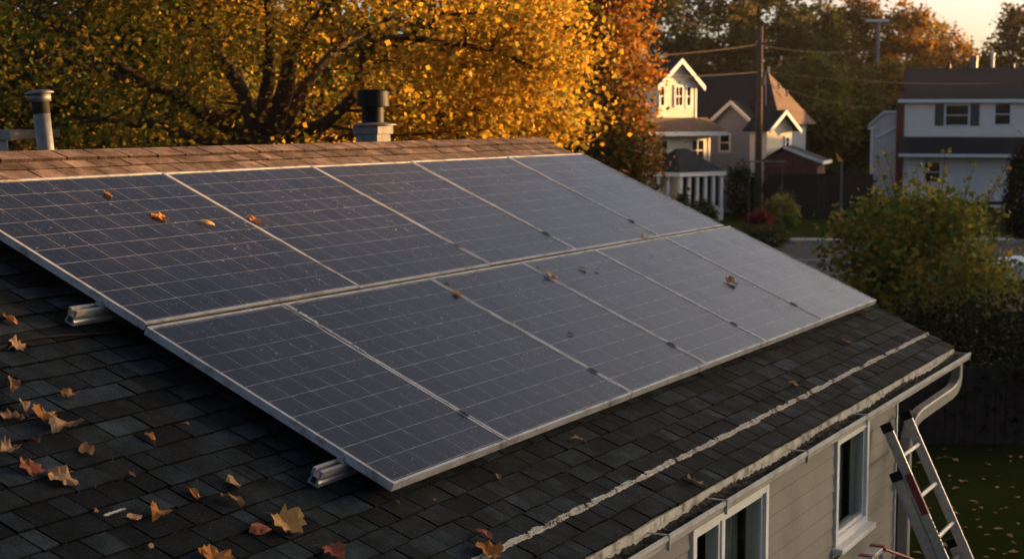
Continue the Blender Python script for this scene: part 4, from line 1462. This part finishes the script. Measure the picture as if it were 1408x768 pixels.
# --- neighbours behind the maple
for (px, dist, rot, w_, zrd, lab) in ((150, 62, R(10), 3.4, 6.6, 'pale house glimpsed between the left limbs of the yellow maple'), (590, 66, R(-15), 5.0, 6.9, 'grey roofed house glimpsed through the golden leaves above the black vent')):
    o = at(px, 250, dist)
    hb_ = thing('neighbour_house', lab, 'house', (o[0], o[1], 0))
    F = Frame(o, rot)
    wv = MB(); gable_walls(wv, F, -w_ / 2, w_ / 2, 0, 5, 0, zrd - 1.3, zrd); wv.build('wall', M['white'], hb_)
    hr = MB(); gable_roof(hr, F, -w_ / 2, w_ / 2, 0, 5, zrd - 1.3, zrd, .3); hr.build('roof', M['roof_dark'], hb_)
    win(hb_, F, -.5, zrd - 2.7, 1.0, 1.1, -.001)
o = at(-22, 300, 19)
sx = thing('outbuilding', 'low grey outbuilding whose pale eave shows at the left edge above the ridge', 'shed', (o[0], o[1], 0))
e = at(17, 180, 19)
m = MB(); m.abox(e[0] - 1.5, e[0] - .12, 19.05, 20.9, 0, e[2] - .26); m.build('wall', M['flue'], sx)
m = MB(); m.abox(e[0] - 1.6, e[0], 18.9, 21.0, e[2] - .10, e[2]); m.build('roof', M['flue'], sx)
m = MB(); m.abox(e[0] - 1.6, e[0] - .05, 18.95, 18.99, e[2] - .25, e[2] - .102); m.build('fascia', M['downpipe'], sx)

# ------------------------------------------------------------------ poles and wires
def wire_run(mb, p, q, sag, r):
    pts = []
    for k in range(13):
        t = k / 12
        pts.append(np.asarray(p) * (1 - t) + np.asarray(q) * t - Z * sag * 4 * t * (1 - t))
    mb.tube(pts, r, 5)


pt = at(1045.5, 36, 72); pb = pt.copy(); pb[2] = 0
po = thing('utility_pole', 'tall brown wooden utility pole standing before the grey house', 'utility pole', pb)
m = MB(); m.tube([pb, pb * .5 + pt * .5, pt], [.17, .15, .12], 12); m.build('pole', M['pole'], po, smooth=True)
m = MB(); a = at(1045.5, 60, 72); m.box(a + np.array([-.22, -.16, -.04]), (.44, 0, 0), (0, .07, 0), (0, 0, .08)); ca = m.build('crossarm', M['pole'], po)
for s in (-.19, .19):
    m = MB(); m.lathe(a + np.array([s, -.12, .04]), Z, [(.03, 0), (.04, .04), (.025, .08), (0, .1)], 8); m.build('insulator', M['concrete'], ca)
m = MB(); b_ = at(1051, 112, 72); m.tube([b_ + Z * .2, b_ - Z * .15], [.06, .06], 8); m.tube([at(1053, 100, 71.8), at(1053, 145, 71.8)], .018, 6); m.build('pole_hardware', M['concrete'], po)
p2t = at(1207.5, 30, 112); p2b = p2t.copy(); p2b[2] = 0
po2 = thing('street_lamp', 'thin grey far pole with a pale double lamp head left of the pale house', 'street lamp', p2b)
m = MB(); m.tube([p2b, p2t], [.17, .13], 8); m.build('pole', M['flue'], po2)
m = MB(); m.abox(p2t[0] - .85, p2t[0] + .75, p2t[1] - .1, p2t[1] + .1, p2t[2], p2t[2] + .14); m.build('lamp_head', M['white'], po2)
m = MB(); m.tube([p2t, p2t + np.array([-1.2, 0, .25])], [.05, .04], 6); m.build('bracket', M['flue'], po2)

W_ = 'power lines on the utility pole'
wires = [((1045, 61, 72), (700, 78, 60), .25, .023, 'upper thick power line running left from the pole top'),
         ((1045, 99, 72), (640, 103, 58), .2, .021, 'lower power line running left from the middle of the pole'),
         ((1047, 45, 72), (1500, 78, 80), .5, .009, 'highest thin wire running right from the pole top'),
         ((1047, 62, 72), (1207, 63, 112), .4, .011, 'thin wire running from the utility pole to the far lamp'),
         ((1047, 99, 72), (1500, 104, 95), .5, .011, 'thin wire running right from the middle of the pole'),
         ((1050, 112, 72), (1236, 152, 87), .3, .009, 'thin service wire drooping from the pole to the pale house')]
for a, b_, sag, r, lab in wires:
    m = MB(); p, q = at(*a), at(*b_); wire_run(m, p, q, sag, r)
    solo(m, 'power_line', M['pole'] if r > .015 else M['wire'], lab, 'power line', p, W_)


# ------------------------------------------------------------------ fences, shrubs, yard things
def board_fence(x0, x1, y, h, label, bw=.14, posts=2.2, jitter=.01):
    root = thing('wood_fence', label, 'fence', ((x0 + x1) / 2, y, 0))
    m = MB(); x = x0
    while x < x1:
        hh = h + rnd.uniform(-jitter, jitter)
        m.abox(x, x + bw - .008, y - .01 + rnd.uniform(-.003, .003), y + .012, .03, hh)
        x += bw
    m.build('boards', M['wood_dark'], root)
    for zr_ in (.3, h - .25):
        m = MB(); m.abox(x0, x1, y + .016, y + .055, zr_, zr_ + .09); m.build('rail', M['wood_dark'], root)
    x = x0
    while x <= x1:
        m = MB(); m.abox(x - .05, x + .05, y + .058, y + .155, 0, h + .02); m.build('post', M['wood_dark'], root)
        x += posts
    return root


board_fence(2.5, 13.5, 22.3, 1.10, 'dark board fence across the back of the garden by the ladder')
fy = 72.8
board_fence(at(1058, 280, fy)[0], at(1197, 280, fy)[0], fy, 2.0, 'far brown fence running between the grey house and the pale house', .22, 2.5, .02)


def blob_shrub(name, label, px, dist, w_, h, cols, size=.12, cat='shrub', n=60, per=50, group=None, cone=0.0):
    return simple_tree(name, label, px, dist, .02, h, w_ / 2, n, per, size, (w_ * .09, w_ * .09, h * .09), cols, group, .04, cone, .5, cat=cat)


blob_shrub('round_shrub', 'rounded yellow green shrub beside the red shrub at the pole', 1073, 68, 1.35, 1.25, [(0.24, 0.20, 0.04), (0.20, 0.18, 0.04)], .10)
blob_shrub('round_shrub', 'low dark red shrub at the foot of the utility pole', 1044, 65, 1.05, .75, [(0.18, 0.014, 0.022), (0.13, 0.012, 0.018)], .09)
blob_shrub('round_shrub', 'small bright green shrub in front of the yellow green one', 1085, 66.5, .6, .55, [(0.09, 0.16, 0.02), (0.08, 0.14, 0.02)], .08, n=40)
blob_shrub('round_shrub', 'big dark shrub on the lawn before the far fence', 1136, 80, 2.0, 1.9, [(0.025, 0.03, 0.012), (0.03, 0.035, 0.012)], .16)
blob_shrub('round_shrub', 'dark shrub left of the pale house wing', 1180, 82, 1.8, 1.6, [(0.025, 0.03, 0.012), (0.03, 0.035, 0.012)], .16)
blob_shrub('clipped_shrub', 'dark clipped shrub left of the porch', 940, 64, 1.1, 1.5, [(0.03, 0.045, 0.014), (0.04, 0.055, 0.016)], .10)
blob_shrub('clipped_shrub', 'dark clipped shrub right under the porch posts', 966, 63, 1.0, 1.25, [(0.03, 0.045, 0.014), (0.04, 0.055, 0.016)], .10)
blob_shrub('leafy_shrub', 'green shrub beside the porch under the grey gable', 1022, 74, 1.5, 2.3, [(0.04, 0.055, 0.014), (0.05, 0.06, 0.016)], .13)
blob_shrub('leafy_shrub', 'dull grassy shrub low beyond the panel corner', 1050, 56, 1.6, .8, [(0.06, 0.065, 0.018), (0.08, 0.075, 0.02)], .10)
blob_shrub('arborvitae', 'dark column shaped evergreen at the right edge before the garage', 1403, 60, 1.2, 3.3, [(0.012, 0.02, 0.008), (0.018, 0.026, 0.010)], .10, n=150, per=70, cone=.45)
blob_shrub('dark_hedge', 'dark hedge behind the fence under the bushy tree', 1345, 24, 3.4, 1.75, [(0.014, 0.018, 0.008), (0.02, 0.024, 0.010)], .09, n=170, per=60, cat='hedge')

# post frame on the lawn
o = at(1055, 318, 63)
pf = thing('post_frame', 'thin white garden frame of two posts and a top bar by the pole', 'garden frame', (o[0], 63, 0))
xa, xb = at(1030, 250, 63)[0], at(1076, 250, 63)[0]
zt = at(1050, 223, 63)[2]
for x in (xa, xb):
    m = MB(); m.abox(x - .018, x + .018, 62.98, 63.02, 0, zt); m.build('post', M['postgrey'], pf)
m = MB(); m.abox(xa - .1, xb + .12, 62.97, 63.03, zt, zt + .06); m.build('top_bar', M['flue'], pf)
o = at(1156, 300, 70)
fp = thing('flag_post', 'pale grey post with a small orange flag on the far lawn', 'flag', (o[0], 70, 0))
zt = at(1156, 222, 70)[2]
m = MB(); m.abox(o[0] - .04, o[0] + .04, 69.96, 70.04, 0, zt); m.build('post', M['galv'], fp)
m = MB()
m.face([(o[0] + .05, 69.93, zt + .02), (o[0] - .18, 69.9, zt + .30), (o[0] - .30, 69.92, zt + .40), (o[0] - .18, 69.93, zt - .0)])
m.face([(o[0] + .05, 69.934, zt + .02), (o[0] - .18, 69.934, zt - .0), (o[0] - .30, 69.924, zt + .40), (o[0] - .18, 69.904, zt + .30)])
m.build('flag', M['flagcloth'], fp)


# parked car at the right edge
def car(px, dist):
    o = at(px, 400, dist)
    root = thing('parked_car', 'pale blue car parked at the right edge behind the bushy tree', 'car', (o[0], dist, 0))
    x0, y = o[0], dist
    body = [(0, .35), (.02, .62), (.25, .78), (1.05, .88), (1.75, 1.38), (2.9, 1.42), (3.55, 1.0), (4.05, .92), (4.15, .6), (4.12, .32)]
    m = MB(); w_ = 1.7
    side = [np.array([x0 + a, y, b]) for a, b in body]
    m.face(side); m.face([p + np.array([0, w_, 0]) for p in side][::-1])
    for i in range(len(side)):
        j = (i + 1) % len(side)
        m.face([side[j], side[i], side[i] + np.array([0, w_, 0]), side[j] + np.array([0, w_, 0])])
    m.build('body', M['carpaint'], root, bevel=.05)
    m = MB()
    m.face([(x0 + 1.25, y - .005, .93), (x0 + 3.35, y - .005, .98), (x0 + 2.85, y - .005, 1.34), (x0 + 1.8, y - .005, 1.31)]); m.build('side_window', M['glass'], root)
    m = MB(); m.face([(x0 + 1.13, y + .12, .95), (x0 + 1.70, y + .2, 1.365), (x0 + 1.70, y + 1.5, 1.365), (x0 + 1.13, y + 1.58, .95)][::-1])
    m.v = [(a - .012, b, c + .012) for a, b, c in m.v]; m.build('windscreen', M['glass'], root)
    for wx in (.75, 3.3):
        for wy in (y - .02, y + w_ - .18):
            m = MB(); m.lathe((x0 + wx, wy, .32), (0, 1, 0), [(0, 0), (.2, 0), (.21, .01), (.32, .01), (.32, .2), (0, .2)], 20); wh = m.build('wheel', M['tyre'], root)
            m = MB(); m.lathe((x0 + wx, wy - .004, .32), (0, 1, 0), [(0, 0), (.19, 0), (.19, .012)], 16); m.build('rim', M['ladder'], wh)
    m = MB(); m.abox(x0 - .03, x0 + .04, y + .1, y + .45, .6, .72); m.build('headlight', M['white'], root)
    return root


car(1385, 42)

# ------------------------------------------------------------------ fallen leaves
_h = [(.13, -.05), (.33, -.07), (.34, .06), (.46, .18), (.40, .28), (.41, .44), (.30, .46), (.23, .59), (.13, .60)]
MAPLE = [(0, -.05)] + _h + [(0, .77)] + [(-x, y) for x, y in _h[::-1]]
OVAL = [(0, -.1), (.14, 0), (.24, .2), (.26, .4), (.2, .6), (.08, .78), (0, .85), (-.08, .78), (-.2, .6), (-.26, .4), (-.24, .2), (-.14, 0)]
LC = {'brown': (0.30, 0.145, 0.065), 'tan': (0.44, 0.25, 0.12), 'orange': (0.42, 0.165, 0.045), 'red': (0.30, 0.095, 0.050), 'gold': (0.50, 0.275, 0.095), 'dark': (0.07, 0.032, 0.018)}


def fallen_leaf(px, py, size, shape, tone, label, n, curl=1.0, on='roof', stem=True):
    uu, vv = roof_uv(px, py, n)
    size *= 1.32
    ang = rnd.uniform(0, 6.28)
    m = MB()
    pts = MAPLE if shape == 'maple' else OVAL
    cx_, sx_ = math.cos(ang), math.sin(ang)
    fl, fr = rnd.uniform(-.1, .65) * curl, rnd.uniform(-.1, .65) * curl      # fold of each half
    cb = rnd.uniform(-.7, .5) * curl                                        # curl along the rib
    tw = rnd.uniform(-.6, .6) * curl
    nz = [rnd.uniform(0, 6.28) for _ in range(3)]

    def Pl(a, b, ex=0.0):
        b -= .35
        f = fr if a > 0 else fl
        rr_ = abs(a)
        th = f * (.6 + 1.4 * rr_)
        h = rr_ * math.sin(th) + cb * b * b + tw * a * b + ex * curl
        h += .05 * curl * math.sin(9 * a + nz[0]) * math.sin(8 * b + nz[1])
        a2 = math.copysign(rr_ * math.cos(th), a)
        return (a2 * size, b * size * (1 - .15 * abs(cb)), h * size)

    def Wl(q, h0):
        a, b, h = q
        return RP(uu + a * cx_ - b * sx_, vv + a * sx_ + b * cx_, n + .003 + h - h0)
    c = tuple(.85 * x for x in LC[tone])
    L_ = len(pts)
    rl = [Pl(a * rnd.uniform(.82, 1.12), b * rnd.uniform(.9, 1.08), rnd.uniform(-.10, .10)) for a, b in pts]
    ml = [Pl(a * .55, .3 + (b - .3) * .55, rnd.uniform(-.02, .03)) for a, b in pts]
    il = [Pl(a * .22, .3 + (b - .3) * .22) for a, b in pts]
    cl_ = Pl(0, .3)
    h0 = min(q[2] for q in rl + ml + il)
    ring, mid, inn, ctr = [Wl(q, h0) for q in rl], [Wl(q, h0) for q in ml], [Wl(q, h0) for q in il], Wl(cl_, h0)
    for i in range(L_):
        j = (i + 1) % L_
        f = rnd.uniform(.8, 1.2)
        m.face([ring[i], ring[j], mid[j], mid[i]], tuple(x * f for x in c))
        m.face([mid[i], mid[j], inn[j], inn[i]], tuple(x * rnd.uniform(.85, 1.15) for x in c))
        m.face([inn[i], inn[j], ctr], tuple(x * rnd.uniform(.85, 1.1) for x in c))
    if stem:
        s0 = Wl(Pl(0, -.05), h0)
        q1 = Pl(rnd.uniform(-.2, .2), -.42)
        s1 = Wl((q1[0], q1[1], h0 + .002), h0)
        m.tube([s0, s0 * .5 + s1 * .5 + N * .03 * size, s1], [.0016, .0013, .001], 5, True, tuple(x * .6 for x in c))
    pos = RP(uu, vv, n)
    return solo(m, 'fallen_leaf', M['litter'], label, 'leaf', pos, 'fallen leaves on the roof and panels', smooth=False)


RN, PNL = .016, PN + .001
roof_leaves = [
    (14, 441, .075, 'oval', 'orange', 'small orange leaf at the left edge level with the upper rail end'),
    (25, 477, .08, 'maple', 'tan', 'tan leaf with a hanging stem below the black cable at the left'),
    (16, 531, .10, 'oval', 'brown', 'long brown leaf at the left edge below the tan stemmed leaf'),
    (97, 546, .075, 'maple', 'brown', 'brown leaf with upturned edges right of the left edge group, nearest the panels'),
    (30, 562, .08, 'oval', 'tan', 'flat tan leaf above the folded brown pair at the left'),
    (12, 576, .095, 'maple', 'brown', 'brown leaf cut by the left edge beside the flat tan leaf'),
    (62, 573, .10, 'maple', 'orange', 'folded orange brown leaf just above the big tan leaf'),
    (82, 594, .15, 'maple', 'tan', 'biggest tan leaf of the left group with drooping lobes'),
    (48, 606, .05, 'oval', 'dark', 'small dark curled leaf below left of the biggest tan leaf'),
    (9, 621, .085, 'maple', 'tan', 'tan leaf at the left edge above the red brown one'),
    (118, 621, .085, 'oval', 'brown', 'squarish brown leaf lying alone below the biggest tan leaf'),
    (42, 646, .10, 'maple', 'red', 'red brown leaf with a pale stalk at the left'),
    (82, 663, .12, 'maple', 'tan', 'pale arched leaf below the red brown leaf with pale stalk'),
    (205, 603, .065, 'oval', 'orange', 'narrow orange sliver leaf between the left group and the panel'),
    (181, 653, .035, 'oval', 'brown', 'tiny brown leaf scrap on the middle shingles'),
    (320, 666, .085, 'oval', 'tan', 'tan folded leaf, upper one of the touching pair left of the rail'),
    (316, 690, .09, 'oval', 'brown', 'brown folded leaf, lower one of the touching pair left of the rail'),
    (267, 681, .075, 'oval', 'orange', 'narrow orange leaf left of the touching pair'),
    (184, 712, .065, 'oval', 'tan', 'small pale leaf beside the white paint dab'),
    (214, 711, .09, 'maple', 'orange', 'orange leaf touching the small pale leaf by the white dab'),
    (207, 751, .035, 'oval', 'tan', 'tiny tan leaf crumb near the bottom edge'),
    (397, 728, .15, 'maple', 'gold', 'golden maple leaf with pointed lobes at the bottom of the roof'),
    (357, 731, .10, 'oval', 'red', 'red brown leaf partly under the golden maple leaf'),
    (292, 766, .13, 'maple', 'orange', 'orange leaf cut by the bottom edge left of the golden maple leaf'),
    (460, 763, .095, 'maple', 'red', 'reddish leaf cut by the bottom edge right of the golden maple leaf'),
    (683, 657, .05, 'oval', 'brown', 'small upright brown leaf in front of the panel edge'),
    (662, 738, .09, 'oval', 'red', 'reddish leaf above the end of the white roof line'),
    (672, 762, .12, 'maple', 'orange', 'orange brown leaf lying on the near end of the white roof line'),
    (792, 606, .065, 'oval', 'tan', 'tan leaf under the lower edge of the second panel'),
    (1092, 529, .07, 'oval', 'tan', 'pale curled leaf beside the far half of the white roof line'),
    (1164, 471, .08, 'oval', 'tan', 'tan leaf near the far corner of the lower row'),
    (1186, 432, .08, 'maple', 'brown', 'brown leaf tucked at the far end of the lower row'),
    (954, 663, .09, 'oval', 'tan', 'long tan leaf on the last shingles above the gutter'),
    (546, 691, .025, 'oval', 'red', 'tiny red scrap below the nearest panel corner'),
    (597, 688, .025, 'oval', 'red', 'tiny red scrap right of the one under the panel corner'),
    (255, 583, .03, 'oval', 'tan', 'tiny tan scrap on the shaded shingles near the panel'),
    (132, 703, .03, 'oval', 'brown', 'tiny brown scrap left of the white paint dab'),
]
for px, py, s, shp, tone, lab in roof_leaves:
    fallen_leaf(px, py, s, shp, tone, lab, RN, 1.0, stem=s > .06)
panel_leaves = [
    (148, 268, .07, 'oval', 'orange', 'small orange leaf highest on the large upper left panel'),
    (220, 299, .09, 'maple', 'orange', 'bright orange leaf in the middle of the large upper left panel'),
    (283, 308, .085, 'oval', 'gold', 'golden leaf right of the bright orange one on the same panel'),
    (350, 304, .10, 'oval', 'orange', 'orange leaf lying on the seam left of the second upper panel'),
    (628, 404, .07, 'oval', 'orange', 'orange brown leaf on the seam at the top of the third lower panel'),
    (614, 391, .05, 'oval', 'dark', 'dark flake just above the orange brown leaf on that seam'),
    (757, 380, .09, 'maple', 'tan', 'crumpled tan leaf standing on the seam left of the fourth lower panel'),
    (739, 368, .035, 'oval', 'dark', 'dark flake up left of the crumpled tan leaf'),
    (802, 370, .06, 'oval', 'brown', 'flat brown flake near the top of the fourth lower panel'),
    (822, 372, .04, 'oval', 'brown', 'smaller brown flake right of the flat brown one'),
    (886, 327, .08, 'oval', 'tan', 'tan leaf caught in the gap between the two rows'),
    (1003, 388, .12, 'maple', 'brown', 'brown spread maple leaf alone on the fifth lower panel'),
    (784, 459, .045, 'oval', 'dark', 'black flake in the middle of the third lower panel'),
    (860, 237, .08, 'oval', 'orange', 'bright leaf on the outer edge of the last upper panel'),
]
for px, py, s, shp, tone, lab in panel_leaves:
    fallen_leaf(px, py, s, shp, tone, lab, PNL, .8 if tone != 'dark' else .25, stem=s > .08)

# white paint dab on the shingles
uu, vv = roof_uv(160, 704, RN)
m = MB()
for k in range(5):
    a = uu - .055 + k * .022
    r = [RP(a + .019 * math.cos(t) * rnd.uniform(.6, 1.2), vv + .007 * math.sin(t) * rnd.uniform(.7, 1.3), .021 + k * .0007) for t in np.linspace(0, 5.6, 9)]
    m.face(r)
m.build('paint_dab', M['fascia'], roof)

# leaf litter on the garden lawn
nl = 560
px_ = np.column_stack([rng.uniform(3.0, 12, nl), rng.uniform(11, 22, nl), np.full(nl, .03)])
lc = np.array([LC['gold'], LC['tan'], LC['brown'], LC['gold']])[rng.integers(0, 4, nl)] * rng.uniform(.6, 1.2, (nl, 1))
n = nl
th_ = rng.uniform(0, 6.28, n)
a = np.column_stack([np.cos(th_), np.sin(th_), rng.normal(0, .12, n)]); b = np.column_stack([-np.sin(th_), np.cos(th_), rng.normal(0, .12, n)])
s = rng.uniform(.05, .11, n)[:, None]
vv_ = np.stack([px_ - a * s * .6, px_ + b * s * .4 + Z * .01, px_ + a * s * .6, px_ - b * s * .4 + Z * .01], 1).reshape(-1, 3)
o = bpy.data.objects.new('leaf_litter', fast_mesh('leaf_litter', vv_, np.arange(n * 4).reshape(-1, 4), np.repeat(lc, 4, 0), M['litter']))
col.objects.link(o)
tag(o, 'yellow fallen leaves scattered on the dark lawn below the ladder', 'leaves', kind='stuff')

# ------------------------------------------------------------------ thin evening haze over the whole place
hm = bpy.data.materials.new('haze_air'); hm.use_nodes = True
hnt = hm.node_tree; hnt.nodes.clear()
ho = hnt.nodes.new('ShaderNodeOutputMaterial'); pv = hnt.nodes.new('ShaderNodeVolumePrincipled')
pv.inputs['Color'].default_value = (0.92, 0.89, 0.85, 1)
pv.inputs['Density'].default_value = 0.00010
pv.inputs['Anisotropy'].default_value = 0.4
hnt.links.new(pv.outputs[0], ho.inputs['Volume'])
g = MB(); g.abox(-410, 410, -210, 510, -1, 19)
tag(g.build('haze', hm), kind='stuff')

# clean helper property
for o in bpy.data.objects:
    if '_w' in o:
        del o['_w']
